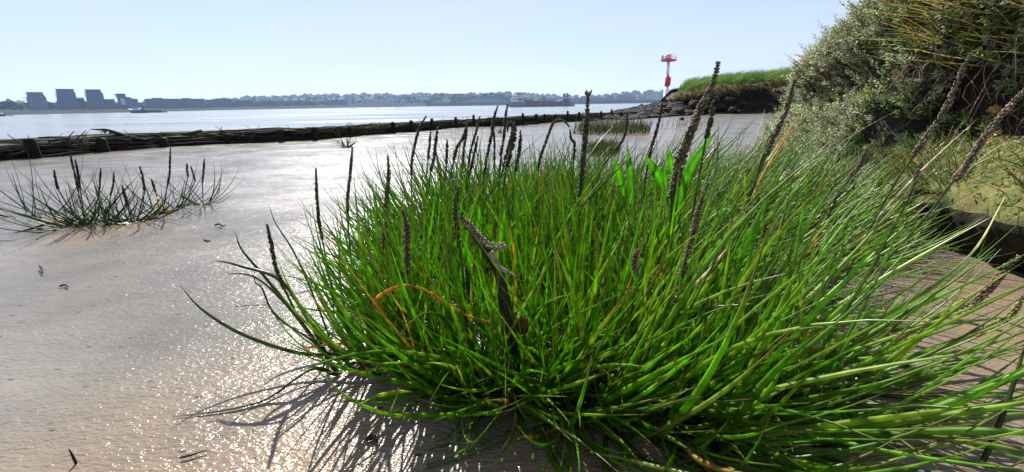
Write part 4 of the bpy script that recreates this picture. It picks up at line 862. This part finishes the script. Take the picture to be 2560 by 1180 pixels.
# trees on the far shore
def tree_proto(k):
    """lumpy crown of many leaf clumps on a short trunk, about 1 unit high"""
    r=np.random.default_rng(k); cr=MB(); nb=40
    for i in range(nb):
        a=r.uniform(0,6.28); h=r.uniform(.0,1); rad=.36*math.sqrt(r.uniform(.1,1))*math.sin(.5+2.3*h); c=(rad*math.cos(a),rad*math.sin(a),.14+.76*h)
        s=r.uniform(.09,.17); V=I1[0]*np.array([s,s,s*.8])*(1+.35*r.normal(size=(len(I1[0]),1))); cr.add(V+c,I1[1],np.array([.045,.07,.022])*r.uniform(.55,1.35))
    return cr
protos=[]
def tree(name,label,px,Y,h,k,group,bare=False,sink=0.):
    p=at(px,260,Y); z=land_z(px,Y)-sink
    if k not in tree.cache:
        e=empty(name,(0,0,0)); c=tree_proto(k).build('crown',M['tree'],e,False); t=MB().tube([(0,0,-.05),(.01,0,.2),(-.01,.01,.45)],[.04,.03,.015],6,(.05,.04,.03)).build('trunk',M['tree'],e,True); tree.cache[k]=(e,c,t)
    else:
        e0,c0,t0=tree.cache[k]; e=e0.copy(); COL.objects.link(e)
        for ch in (c0,t0): x=ch.copy(); COL.objects.link(x); x.parent=e
    e.location=(p[0],Y,z); e.scale=(h*rng.uniform(1.5,2.2),h*1.5,h); e.rotation_euler=(0,0,rng.uniform(0,6.28)); tag(e,label,'tree',group); return e
tree.cache={}
for px in np.arange(-20,1790,11.):           # along the skyline
    x=px+rng.uniform(-5,5); Y=RIDGE-rng.uniform(0,160)
    d=(at(x,skyl(x)+7,Y)[2]-at(x,skyl(x)-rng.uniform(0,4),Y)[2]); 
    tree('tree','dark hazy tree on the wooded skyline across the river',x,Y,max(11,abs(d)*1.1),int(rng.integers(6)),'trees along the far skyline')
for x in list(rng.uniform(640,1300,70)):      # middle of the wooded slope
    Y=rng.uniform(1250,1800); tree('tree','hazy green tree on the wooded slope above the far houses',x,Y,rng.uniform(13,21),int(rng.integers(6)),'trees on the far slope')
for x in list(rng.uniform(1080,1300,40)):
    Y=rng.uniform(1200,1500); tree('tree','hazy green tree on the wooded slope above the far houses',x,Y,rng.uniform(17,26),int(rng.integers(6)),'trees on the far slope')
for x in list(rng.uniform(1300,1790,46)):
    Y=rng.uniform(1500,2000); tree('tree','pale hazy tree among roofs on the most distant slope',x,Y,rng.uniform(9,15),int(rng.integers(6)),'trees on the distant slope')
for x in np.r_[rng.uniform(735,845,20),[706,714,722,1030,1046,1060,1068,1075,350,356,366,640,646,520,526,7,20,34,48,118,126,-10]]:
    tree('tree','dark tree on the far waterfront between the buildings',x,BY(x)-4+rng.uniform(-3,12),rng.uniform(6,10) if x>300 else rng.uniform(7,12),int(rng.integers(6)),'trees on the far waterfront')

wm=MB()
for i in range(2300):                         # the closed woods behind, one mass
    px=rng.uniform(-60,1800); b_=BY(px); Y=rng.uniform(b_+90,RIDGE+10) if px<1330 else rng.uniform(1500,RIDGE+10)
    if 905<px<1010 and Y<1900 and rng.random()<.6: continue
    if px>1450 and rng.random()<.35: continue
    p=at(px,260,Y); s=rng.uniform(4.5,9.5)*(1 if px<1330 else .8); z=land_z(px,Y); V0=I1[0]*np.array([s*1.25,s,s*.95])*(1+.22*rng.normal(size=(12,1)))
    wm.add(V0+np.array([p[0],Y,z+s*.45]),I1[1],np.array([.024,.042,.013])*rng.uniform(.5,1.6))
o=wm.build('woods',M['tree'],None,False); tag(o,'hazy continuous woods covering the hills across the river',kind='stuff')

# ------------------------------------------------------------------ far buildings
def fr(px,py,Y): return at(px,py,Y)
def face(x0,x1,Y,xm=None):
    """frame of a building whose front is turned square to the line of sight; U maps a photo column to a place along the front"""
    xm=xm or (x0+x1)/2; c=fr(xm,262,Y); a=math.atan2(c[0],c[1]); D=math.hypot(c[0],c[1])
    def U(px,py=262): q=fr(px,py,Y); return D*math.tan(math.atan2(q[0],q[1])-a)
    return ((c[0],c[1]),a),U
def block(name,label,cat,x0,x1,ytop,ybase,wall,floors=3,Y=None,roof=None,depth=14,pent=None,roofc=(.12,.12,.13),group=None,win=True,gable=False,dy=0):
    xm=(x0+x1)/2; Y=(Y or BY(xm))+dy; f,U=face(x0,x1,Y); A,B=U(x0),U(x1); zt=fr(xm,ytop,Y)[2]; zb=min(fr(xm,ybase,Y)[2],land_z(xm,Y))-1.
    e=empty(name,(f[0][0],f[0][1],zb)); tag(e,label,cat,group); w_=B-A; H=zt-zb
    m=MB(f); zw=zt-(H*.28 if gable else 0); m.box(A,B,0,depth,zb,zw,wall)
    if gable: m.add([(A,0,zw),(B,0,zw),((A+B)/2,0,zt)],[(0,1,2)],wall)
    m.build('wall',M['build'],e)
    r=MB(f)
    if gable:
        xc=(A+B)/2; o_=w_*.06; r.prism([(A-o_,-.3,zw-.2),(xc,-.3,zt+.1),(B+o_,-.3,zw-.2),(B+o_,-.3,zw+.3),(xc,-.3,zt+.7),(A-o_,-.3,zw+.3)],(0,depth+.6,0),roofc)
    else: r.box(A-.5,B+.5,-.6,depth+.5,zt+.003,zt+max(.5,.05*H),roofc)
    rf=r.build('roof',M['build'],e)
    if pent:
        for (a,b,yt,c) in pent: MB(f).box(U(a),U(b),2,depth-2,zt+max(.5,.05*H)+.005,fr((a+b)/2,yt,Y)[2],c).build('penthouse',M['build'],rf)
    if win:
        nb=max(2,int(w_/5.5)); fh=(zw-zb-1)/max(1,floors)
        for f_ in range(floors):
            z0=zb+1+fh*(f_+.32)
            for i in range(nb): MB(f).box(A+w_*(i+.2)/nb,A+w_*(i+.8)/nb,-.08,-.003,z0,z0+fh*.45).build('window',M['glass'],e)
            if floors>2 and w_>14: MB(f).box(A+.4,B-.4,-1.1,-.09,zb+1+fh*(f_+.14),zb+1+fh*(f_+.22),np.array(wall)*1.25).build('balcony',M['build'],e)
    return e
TW=[('lighter grey apartment tower with stepped balconies at the left end of the far waterfront',[(68,233),(106,233),(115,243),(120,262),(124,275),(72,275),(66,245)],(.12,.14,.19),(64,108),[(62,66,236),(56,67,245),(58,68,252)],6),
 ('tallest dark apartment tower, second from the left on the far waterfront',[(140,225),(183,225.5),(188,232),(193,250),(193,275),(144,275)],(.028,.05,.105),(138,185),[(136,141,231),(137,141,235),(137,142,239),(137,142,243)],9),
 ('dark tall apartment tower with sloping right edge, third from the left on the far waterfront',[(213,226),(250,226.5),(257,233),(261,248),(262,275),(219,275)],(.028,.05,.105),(211,252),[(209,214,231),(210,214,235),(210,215,239),(210,215,243)],9),
 ('stepped dark apartment tower with pale front panel beside the moored tug boat',[(290,236.5),(313,237),(315,242),(327,243),(329,246),(344,247),(348,275),(300,275)],(.045,.06,.095),(286,314),[(286,291,239),(287,292,242),(288,293,245)],7)]
for lb_,poly,c,(r0,r1),bal,nf in TW:
    xm=np.mean([p[0] for p in poly]); Y=BY(xm)-10; f,U=face(0,0,Y,xm); Zp=lambda px,py: fr(px,py,Y)[2]
    e=empty('apartment_tower',(f[0][0],f[0][1],Zp(xm,275))); tag(e,lb_,'apartment tower','apartment towers across the river')
    MB(f).prism([(U(a,b),0,Zp(a,b)) for a,b in poly],(0,18,0),c).build('wall',M['build'],e)
    yt=poly[0][1]; z=Zp(r0,yt); MB(f).box(U(r0,yt),U(r1,yt),-1.5,19,z+.05,z+1.1,np.array(c)*.6).build('roof',M['build'],e)
    for (x0,x1,yy) in bal: z=Zp(x0,yy); MB(f).box(U(x0,yy),U(x1,yy)+1,-.6,8,z-.25,z+.3,np.array(c)*.9).build('balcony',M['build'],e)
    top=yt+2.5
    for f_ in range(nf):
        y_=top+(272-top)*(f_+.5)/nf; xl,xr=1e9,-1e9
        for k in range(len(poly)):
            (xa,ya),(xb,yb)=poly[k],poly[(k+1)%len(poly)]
            if (ya-y_)*(yb-y_)<0: x_=xa+(xb-xa)*(y_-ya)/(yb-ya); xl=min(xl,x_); xr=max(xr,x_)
        hh=(272-top)/nf*.28
        for i in range(5): MB(f).box(U(xl+(xr-xl)*(i+.15)/5,y_),U(xl+(xr-xl)*(i+.85)/5,y_),-.1,-.004,Zp(xm,y_+hh),Zp(xm,y_-hh)).build('window',M['glass'],e)
    if 'pale front' in lb_: MB(f).box(U(302,254),U(313,254),-.5,-.15,Zp(307,262),Zp(307,246),(.42,.43,.45)).build('panel',M['build'],e)
GB=(.07,.08,.11); GC=(.22,.22,.23)
B=[('balconied low block between the two tallest towers',193,214,248,274,GB,4,[(195,213,244,(.45,.42,.38))]),('low grey block right of the third tower',259,289,249,274,GB,4,None),
 ('long low waterfront block with raised roof left of centre, nearest the moored boat',364,446,248,273,(.055,.068,.10),4,[(383,410,244.5,(.06,.07,.10))]),('second long low waterfront block with small roof house',446,514,248,272,(.055,.068,.10),4,[(458,480,245,(.06,.07,.10)),(512,520,246,(.09,.09,.1))]),
 ('third long low waterfront block in front of the wooded ridge',516,586,250,271,(.06,.075,.105),4,[(540,575,245.5,(.06,.075,.10))]),('fourth long low waterfront block at the end of the row',588,634,251,270,(.055,.068,.10),4,None),
 ('low dark block half hidden by trees with one white gable beside it',642,700,253,268,(.05,.06,.085),3,None),
 ('block with three white roof sheds, left one of the pair',704,768,252,264.5,(.08,.095,.13),4,[(710,720,245.5,(.75,.74,.70)),(733,746,244.5,(.75,.74,.70)),(752,764,245,(.75,.74,.70))]),
 ('block with white roof sheds, right one of the pair',818,866,250,261.5,(.08,.095,.13),4,[(822,828,245,(.75,.74,.70)),(833,840,243.5,(.75,.74,.70)),(848,861,243.5,(.75,.74,.70))]),
 ('cream square building with dark windows behind the quay wall',1109,1127,246,256,(.55,.52,.44),2,None),('small pale building left of the cream square one on the quay',1088,1107,251,257,(.34,.32,.30),1,None),
 ('long low grey terrace of sheds behind the quay wall',1161,1255,247,256,(.23,.21,.22),2,None),('low shed with pale front at the right end of the terrace',1212,1262,251,256,(.20,.2,.22),1,None)]
for lb_,x0,x1,yt,yb,c,fl,pent in B: block('building',lb_,'building',x0,x1,yt,yb,c,fl,pent=pent,group='low blocks on the far waterfront',dy=0 if 'shed with pale' not in lb_ else -14)
WH=[(867,880,247),(884,895,248),(904,914,248),(915,926,248.5),(927,938,247),(939,949,247.5),(950,961,247),(962,973,245),(974,990,244)]
for i,(x0,x1,yt) in enumerate(WH): block('house',['white gabled house standing first in the far white row','second white gabled house, apart from the white row beside it','white gabled house in the joined white row on the far shore'][min(i,2)],'house',x0,x1,yt,259.5,(.40,.41,.43),2,gable=True,roofc=(.26,.25,.26),group='white houses on the far shore')
block('house','pale wide house right of the white row, before dark trees','house',1000,1015,247.5,258,(.38,.38,.40),2,gable=True,roofc=(.3,.3,.31)); block('house','small pale house between dark trees right of the wide pale house','house',1025,1034,248,257.5,(.5,.5,.52),2,gable=True,roofc=(.3,.3,.31))
for x0,x1,yt in ((1140,1148,247.5),(1149,1157,247.5)): block('house','pale gabled house on the quay left of the long grey terrace','house',x0,x1,yt,256,(.42,.40,.37),1,gable=True,roofc=(.5,.49,.45),group='pale gabled quay houses')
block('house','white gable between the low dark block and the trees','house',683,691,251,262,(.7,.68,.6),1,gable=True,roofc=(.4,.38,.36)); block('house','small white roofed house between the two blocks with roof sheds','house',777,784,247,258,(.6,.58,.52),1,gable=True,roofc=(.6,.58,.55))
for i in range(30):
    x=rng.uniform(880,1010) if i<16 else rng.uniform(1480,1700); Y=rng.uniform(1450,1900); z=land_z(x,Y); p=at(x,260,Y); s=rng.uniform(9,16); m=MB(); xc=p[0]
    m.box(xc-s/2,xc+s/2,Y,Y+9,z-2,z+5.5,(.20,.19,.19)); m.prism([(xc-s/2-.4,Y-.4,z+5.503),(xc+s/2+.4,Y-.4,z+5.503),(xc+s/2,Y+4.5,z+9),(xc-s/2,Y+4.5,z+9)],(0,4.9,-1.5),(.13,.10,.09)); o=m.build('house',M['build'],None,False,loc=(xc,Y,z)); tag(o,'tiny hazy roofed house among trees on the slope across the river','house','roofs on the far slope')
RB=[('brownish flat block of flats on the right hand far shore',1540,1562,239,248,(.26,.22,.20)),('second brownish block of flats beside the first on the far shore',1564,1586,239.5,248,(.26,.22,.20)),('cream gabled flats, leftmost of the cream group',1588,1596,235,248,(.58,.54,.42)),('low mixed flats in the cream group',1598,1612,240,248,(.36,.35,.34)),('cream gabled flats in the middle of the cream group',1614,1622,237,248,(.58,.54,.42)),('pale flats left of the tall cream gable',1624,1634,239,247.5,(.40,.38,.36)),('tall cream gabled flats left of the beacon',1635,1643,233,247.5,(.60,.56,.44)),('pale grey flats just left of the beacon',1645,1656,239,247.5,(.42,.42,.44)),('tall pale grey flats right of the beacon ladder',1680,1690,231,247,(.44,.44,.46)),('right hand tall pale grey flats next to the grassy bank',1692,1703,231,247,(.42,.42,.45)),('low grey flats joining the tall pale pair at the grassy bank',1704,1722,240,246.5,(.34,.34,.37))]
for lb_,x0,x1,yt,yb,c in RB: block('flats',lb_,'flats',x0,x1,yt,yb,c,4,gable='gable' in lb_,roofc=np.array(c)*.8,group='flats on the right hand far shore')
block('warehouse','long low dark waterfront shed behind the ship stern','warehouse',1445,1536,244.5,251,(.17,.17,.19),1,pent=None)
block('warehouse','pale roofed low warehouse behind the middle of the ship','warehouse',1300,1440,247,254,(.20,.20,.22),1,roofc=(.30,.29,.28))
# church with small spire on the distant skyline
p=at(1688,224,RIDGE-60); e=empty('church',tuple(p-np.array([0,0,12]))); tag(e,'tiny church with a pointed spire on the distant skyline right of the beacon','church')
MB().box(p[0]-14,p[0]+14,RIDGE-60,RIDGE-46,p[2]-14,p[2]-3,(.16,.15,.15)).build('wall',M['build'],e); MB().add([(p[0]-5,RIDGE-61,p[2]-2.99),(p[0]+5,RIDGE-61,p[2]-2.99),(p[0]+5,RIDGE-51,p[2]-2.99),(p[0]-5,RIDGE-51,p[2]-2.99),(p[0],RIDGE-56,p[2]+12)],[(0,1,4),(1,2,4),(2,3,4),(3,0,4)],(.10,.10,.11)).build('spire',M['build'],e)
# quay wall on the right hand far shore
qa=[];qt=[]
for px in range(1064,1790,22):
    Y=edgeY(px)+40; qa.append(fr(px,263,Y)); qt.append(at(px,basey(px)-.4,Y)[2])
V=[];n=len(qa)
for p,zt in zip(qa,qt): V+=[(p[0],p[1],-6),(p[0],p[1],zt),(p[0],p[1]+12,zt),(p[0],p[1]+12,-6)]
o=mesh('quay_wall',V,[(i*4+j,(i+1)*4+j,(i+1)*4+j+1,i*4+j+1) for i in range(n-1) for j in range(3)],M['build'],None,np.tile((.10,.09,.085),(len(V),1)),False,loc=V[0]); tag(o,'long dark quay wall along the far shore behind the ship','wall')

# ------------------------------------------------------------------ boats
def hull(L,Bm,D,sheer,bow=.25,n=14,rake=.10):
    """hull along +x (bow at -x end), keel at z=-.3D, deck at D"""
    V=[];sec=7
    for i in range(n):
        t=i/(n-1); x=(t-.5)*L; wb=min(1,(t/bow)**.6 if t<bow else 1)*(1-.12*max(0,(t-.85)/.15)); z1=D*(1+sheer*max(0,1-t/.35)**1.5)
        for j in range(sec):
            u=-1+2*j/(sec-1); a=abs(u); zz=-.3*D+(z1+.3*D)*a**1.4; V.append((x-(rake*L*(a**2)*(1-t)**3),Bm/2*wb*math.copysign(a**.55,u) if u else 0,zz))
    Fc=[(i*sec+j,(i+1)*sec+j,(i+1)*sec+j+1,i*sec+j+1) for i in range(n-1) for j in range(sec-1)]+[(i*sec,i*sec+sec-1,(i+1)*sec+sec-1,(i+1)*sec) for i in range(n-1)]+[tuple((n-1)*sec+j for j in range(sec))]
    return np.array(V),Fc
def boat(name,label,px0,px1,pyw,L_D=5.,tint=(.03,.04,.07),cat='boat'):
    Y=gnd((px0+px1)/2,pyw,WATER)[1]; a=fr(px0,pyw,Y); b=fr(px1,pyw,Y); L=b[0]-a[0]; c=np.array([(a[0]+b[0])/2,Y,WATER]); e=empty(name,tuple(c)); tag(e,label,cat); return e,c,L,Y
# tug
e,c,L,Y=boat('tug_boat','dark blue tug boat with white wheelhouse moored before the apartment towers',327,372,282.5)
V,Fc=hull(L,6,2.6,.55); m=MB(); m.add(V+c,Fc,(.025,.035,.075)); m.build('hull',M['paint'],e,False)
m=MB(); x=c[0]-L*.16; m.prism([(x-L*.14,Y-2,WATER+2.6),(x+L*.28,Y-2,WATER+2.6),(x+L*.22,Y-2,WATER+4.6),(x-L*.04,Y-2,WATER+4.6)],(0,4,0),(.60,.62,.66)); ca=m.build('cabin',M['paint'],e)
m=MB(); m.box(x-L*.0,x+L*.18,Y-2.05,Y-2.003,WATER+3.5,WATER+4.2); m.build('window',M['glass'],ca)
m=MB(); m.box(x+L*.02,x+L*.14,Y-1.5,Y+1.5,WATER+4.61,WATER+6.0,(.10,.11,.13)); m.build('wheelhouse',M['paint'],e)
m=MB(); m.tube([(x+L*.2,Y,WATER+4.5),(x+L*.2,Y,WATER+8.4)],[.16,.07],6,(.05,.05,.06)); m.tube([(x+L*.12,Y,WATER+7.2),(x+L*.28,Y,WATER+7.2)],[.08,.08],5,(.05,.05,.06)); m.build('mast',M['paint'],e,True)
m=MB(); m.box(x+L*.30,x+L*.40,Y-1.2,Y+1.2,WATER+2.2,WATER+4.0,(.05,.05,.06)); m.build('funnel',M['paint'],e)
e,c,L,Y=boat('barge','low flat dark barge lying astern of the blue tug boat',374,414,281.5,cat='barge')
V,Fc=hull(L,7,1.0,.15,.08,10,.02); MB().add(V+c,Fc,(.03,.032,.04)).build('hull',M['paint'],e,False)
m=MB(); 
for k in range(7): xx=c[0]-L*.40+L*.085*k; m.box(xx,xx+L*.075,Y-2,Y+2,WATER+.9,WATER+1.5+rng.uniform(0,1.2),(.06,.055,.055))
m.build('deck_cargo',M['paint'],e)
# boats cut by the left edge
e,c,L,Y=boat('motor_boat','dark motor boat with low cabin cut by the left edge of the river',-14,14,290.5)
V,Fc=hull(L,3,1.2,.3); MB().add(V*np.array([-1,1,1])+c,[f[::-1] for f in Fc],(.03,.03,.04)).build('hull',M['paint'],e,False)
MB().prism([(c[0]-L*.3,Y-1,WATER+1.15),(c[0]+L*.32,Y-1,WATER+1.15),(c[0]+L*.2,Y-1,WATER+2.4),(c[0]-L*.2,Y-1,WATER+2.4)],(0,2,0),(.10,.09,.11)).build('cabin',M['paint'],e)
for lb_,x0,x1,yw,t in (('flat dark dinghy beside the motor boat at the left edge',16,33,289.5,(.03,.03,.03)),('tiny grey rowing boat alone on the water, leftmost of three',878,888,272.,(.06,.06,.06)),('tiny grey rowing boat on the water, middle one of three',939,949,270.8,(.06,.06,.06)),('tiny grey rowing boat on the water, nearest the ship of three',989,999,270.,(.06,.06,.06))):
    e,c,L,Y=boat('dinghy',lb_,x0,x1,yw,cat='dinghy'); V,Fc=hull(L,L*.3,L*.07,.3); MB().add(V+c,Fc,t).build('hull',M['paint'],e,False); MB().box(c[0]-L*.05,c[0]+L*.1,Y-L*.1,Y+L*.1,WATER+L*.075,WATER+L*.10,(.2,.18,.15)).build('seat',M['paint'],e)
# dredger
e,c,L,Y=boat('dredger','rusty brown and blue grey dredger ship under way in mid river',1268,1436,266.8,cat='ship')
Y+=0; zz=lambda py,px=1350: fr(px,py,Y)[2]
ph_=lambda px: fr(px,262,Y)[0]; ns=20; 
def dz(px): return zz(ipx(px,[1268,1272,1300,1314,1317,1325,1345,1400,1420,1426,1436],[254.5,254.5,254,254,257,258.5,258.5,257.5,256.5,256,257.5]),px)
xs=[1268,1270,1275,1284,1300,1313.5,1316,1325,1345,1370,1400,1418,1428,1433,1436]; V=[];sec=7; B_=13
for i,px in enumerate(xs):
    t=(px-1268)/168; wb=min(1,(max(t,.0)/.16)**.5) if t<.16 else (1 if t<.9 else 1-.35*((t-.9)/.1)); z1=dz(px); x=ph_(px)
    for j in range(sec):
        u=-1+2*j/(sec-1); a=abs(u); z=WATER-1.5+(z1-WATER+1.5)*a**1.3; V.append((x+(1-a)*2.5*max(0,1-t*8),Y+B_/2*wb*(math.copysign(a**.4,u) if u else 0),z))
V=np.array(V); Fc=[(i*sec+j,(i+1)*sec+j,(i+1)*sec+j+1,i*sec+j+1) for i in range(len(xs)-1) for j in range(sec-1)]+[(i*sec,i*sec+sec-1,(i+1)*sec+sec-1,(i+1)*sec) for i in range(len(xs)-1)]+[tuple((len(xs)-1)*sec+j for j in range(sec))]
T=[]
for v in V:
    px,_=proj(v); t=np.array((.16,.20,.30)) if (px<1315 or px>1424) else np.array((.17,.12,.11))
    if v[2]<WATER+1.0: t=np.array((.14,.08,.075))
    T.append(t)
mesh('hull',V,Fc,M['paint'],e,np.array(T),False)
yf=Y-B_*.3
def bx(m,x0,x1,y0,y1,t,d0=0,d1=6): a=fr(x0,y1,yf); b=fr(x1,y0,yf); m.box(a[0],b[0],yf+d0,yf+d1,a[2],b[2],t); return m
MB_=lambda *a: bx(MB(),*a)
sup=MB_(1277.5,1307,242.5,254.2,(.66,.68,.68)).build('superstructure',M['paint'],e); MB_(1281,1306,239,242.45,(.62,.66,.66),.4,5).build('bridge',M['paint'],e)
MB_(1282,1305,240.4,241.6,(0,0,0),.3,.38).build('window',M['glass'],sup); m=MB_(1279.5,1292,245,246.3,(0,0,0),-.1,-.01); bx(m,1279.5,1292,248.5,249.8,(0,0,0),-.1,-.01); m.build('window',M['glass'],sup)
p_=fr(1282.5,237.5,yf); m=MB(); m.add(I2[0]*.95+np.array([p_[0],yf+2,p_[2]]),I2[1],(.8,.8,.8)); m.build('radar_dome',M['paint'],e,True)
m=MB(); a=fr(1289,239,yf); m.prism([(a[0]-1.6,yf+2,a[2]),(a[0]+1.6,yf+2,a[2]),(a[0]+.3,yf+2,a[2]+1.8),(a[0]-.3,yf+2,a[2]+1.8)],(0,.6,0),(.7,.7,.7)); m.tube([(a[0],yf+2.3,a[2]+1.5),(a[0],yf+2.3,a[2]+3.2)],[.12,.05],5,(.5,.5,.5)); m.build('mast',M['paint'],e)
lb2=MB(); V2,F2=hull(4.9,1.9,1.1,.2,.3,10); a=fr(1300,249.5,yf); lb2.add(V2+np.array([a[0],yf-1.2,a[2]]),F2,(.36,.10,.05)); lb2.box(a[0]-1.6,a[0]+1.8,yf-1.9,yf-.5,a[2]+1.1,a[2]+1.8,(.40,.12,.06)); lb2.build('lifeboat',M['paint'],e)
RU=(.085,.065,.06)
m=MB(); bx(m,1311.5,1314,246,254,RU,1,2); bx(m,1314,1319,249,256,RU,1,4); bx(m,1318,1345,251.5,258.6,RU,.5,7); bx(m,1322,1330,248.8,251.4,RU,1,3); bx(m,1345,1385,252.3,258,RU,.5,7); bx(m,1385,1420,254,258,RU,.5,7); m.build('hopper',M['paint'],e)
m=MB(); bx(m,1357.5,1359.5,244,252,RU,1,2); bx(m,1361.5,1363.5,243,252,RU,1,2); bx(m,1357.4,1363.6,241.3,243.6,RU,.9,2.1); m.build('gantry',M['paint'],e)
m=MB(); a=fr(1341,245.5,yf); b=fr(1335,251,yf); d=fr(1347,251,yf); m.prism([a,b,d],(0,4,0),(.45,.42,.40)); m.build('sand_heap',M['paint'],e)
m=MB(); q=[fr(1393,253.5,yf),fr(1397,250.5,yf),fr(1406,246.5,yf),fr(1407,248,yf),fr(1399,252,yf)]; m.prism(q,(0,1.2,0),(.74,.74,.74)); m.build('chute',M['paint'],e)
m=MB(); q=[fr(1392,253.3,yf+1.5),fr(1403,244.5,yf+1.5),fr(1407,246,yf+1.5)]; m.prism(q,(0,1,0),RU); m.build('frame',M['paint'],e)
MB_(1408,1424,246.5,257,(.045,.065,.15),0,6).build('engine_house',M['paint'],e); MB_(1407,1428,243.6,246.45,(.30,.36,.40),-.3,6).build('deck',M['paint'],e)
fu=MB_(1408.5,1414,233.5,243.55,(.035,.06,.14),1,4).build('funnel',M['paint'],e); MB_(1416.5,1421.5,233,243.55,(.035,.06,.14),1,4).build('funnel',M['paint'],e)
m=MB(); a=fr(1416,243,yf); b=fr(1416,222.5,yf); m.tube([(a[0],yf+5,a[2]),(b[0],yf+5,b[2])],[.18,.07],5,(.3,.3,.32)); m.build('aerial',M['paint'],e)
m=MB()
for k in range(150):
    t=rng.random()**1.3; px=1434+t*90; x=ph_(px); s=.5+1.6*(1-t); y=Y+rng.normal(0,2.+7*t); V0=I1[0]*np.array([s*2.2,s*1.2,.22*(1-t*.7)]); m.add(V0+np.array([x,y,WATER+.02]),I1[1],(.85,.86,.86))
for k in range(120):
    px=rng.uniform(1268,1436); m.add(I1[0]*np.array([1.3,.5,.22])*rng.uniform(.5,1.2)+np.array([ph_(px),Y-B_*.5-rng.uniform(.0,1.),WATER+.02]),I1[1],(.85,.86,.86))
o=m.build('wake_foam',M['white'],None,True); tag(o,'white foam of the wake along and behind the ship',kind='stuff')

# ------------------------------------------------------------------ river beacon
YB=80.; k_=YB/F
bc=at(1663.5,258,YB); tp=at(1672,150,YB)
e=empty('beacon',(bc[0],YB,WATER-.8)); tag(e,'red and white navigation beacon with a railed platform standing beyond the dark rubble','beacon')
cx=bc[0]; zpx=lambda py: at(1667,py,YB)[2]; S=lambda px: px*k_
def cyl(m,x,y,z0,z1,r0,r1,t,k=14): return m.tube([(x,y,z0),(x,y,z1)],[r0,r1],k,t)
cyl(MB(),cx,YB,WATER-.8,zpx(217),S(6.6),S(5.4),(1,1,1)).build('pole',M['white'],e,True)
cyl(MB(),cx,YB,zpx(216.9),zpx(187.5),S(5.3),S(4.2),(1,1,1)).build('red_band',M['red'],e,True)
cyl(MB(),cx,YB,zpx(187.4),zpx(154),S(3.4),S(3.2),(1,1,1)).build('upper_pole',M['white'],e,True)
m=MB(); m.box(cx+S(2.5),cx+S(7.0),YB-S(5),YB+S(3),zpx(214),zpx(193),(1,1,1)); m.build('equipment_box',M['red'],e)
m=MB(); cyl(m,cx,YB,zpx(154),zpx(152.6),S(12),S(17.5),(1,1,1),18); cyl(m,cx,YB,zpx(152.5),zpx(149.6),S(17.8),S(17.8),(1,1,1),18); m.build('platform',M['red'],e,False)
m=MB(); cyl(m,cx,YB,zpx(149.5),zpx(136),S(5.4),S(5.2),(1,1,1),12); cyl(m,cx,YB,zpx(135.9),zpx(133.5),S(4.6),S(1.6),(1,1,1),12); m.build('lantern',M['red'],e)
m=MB()
for k in range(14):
    a=k*2*math.pi/14; x=cx+S(17)*math.cos(a); y=YB+S(17)*math.sin(a); m.tube([(x,y,zpx(149.5)),(x,y,zpx(138))],[S(.45)]*2,5,(.8,.8,.8))
for py in (138,142,146):
    m.tube([(cx+S(17)*math.cos(a),YB+S(17)*math.sin(a),zpx(py)) for a in np.linspace(0,2*math.pi,22)],[S(.42)]*22,5,(.8,.8,.8))
m.build('railing',M['white'],e,True)
MB().box(cx-S(17),cx-S(13.5),YB-S(4),YB+S(2),zpx(149.4),zpx(139),(1,1,1)).build('battery_box',M['grey'],e)
MB().box(cx-S(10.5),cx-S(7),YB-S(6),YB+S(1),zpx(149.4),zpx(141),(1,1,1)).build('lamp_box',M['grey'],e)
m=MB()
lx=cx+S(8.2)
for dx in (0,S(4.4)): m.tube([(lx+dx,YB-S(3),WATER),(lx+dx,YB-S(3),zpx(224))],[S(.6)]*2,5,(1,1,1))
z=WATER
while z<zpx(225): m.tube([(lx,YB-S(3),z),(lx+S(4.4),YB-S(3),z)],[S(.5)]*2,5,(1,1,1)); z+=S(3.6)
m.tube([(cx,YB,zpx(228)),(lx,YB-S(3),zpx(228))],[S(.5)]*2,5,(1,1,1)); m.tube([(cx,YB,zpx(252)),(lx,YB-S(3),zpx(252))],[S(.5)]*2,5,(1,1,1)); m.build('ladder',M['white'],e,True)
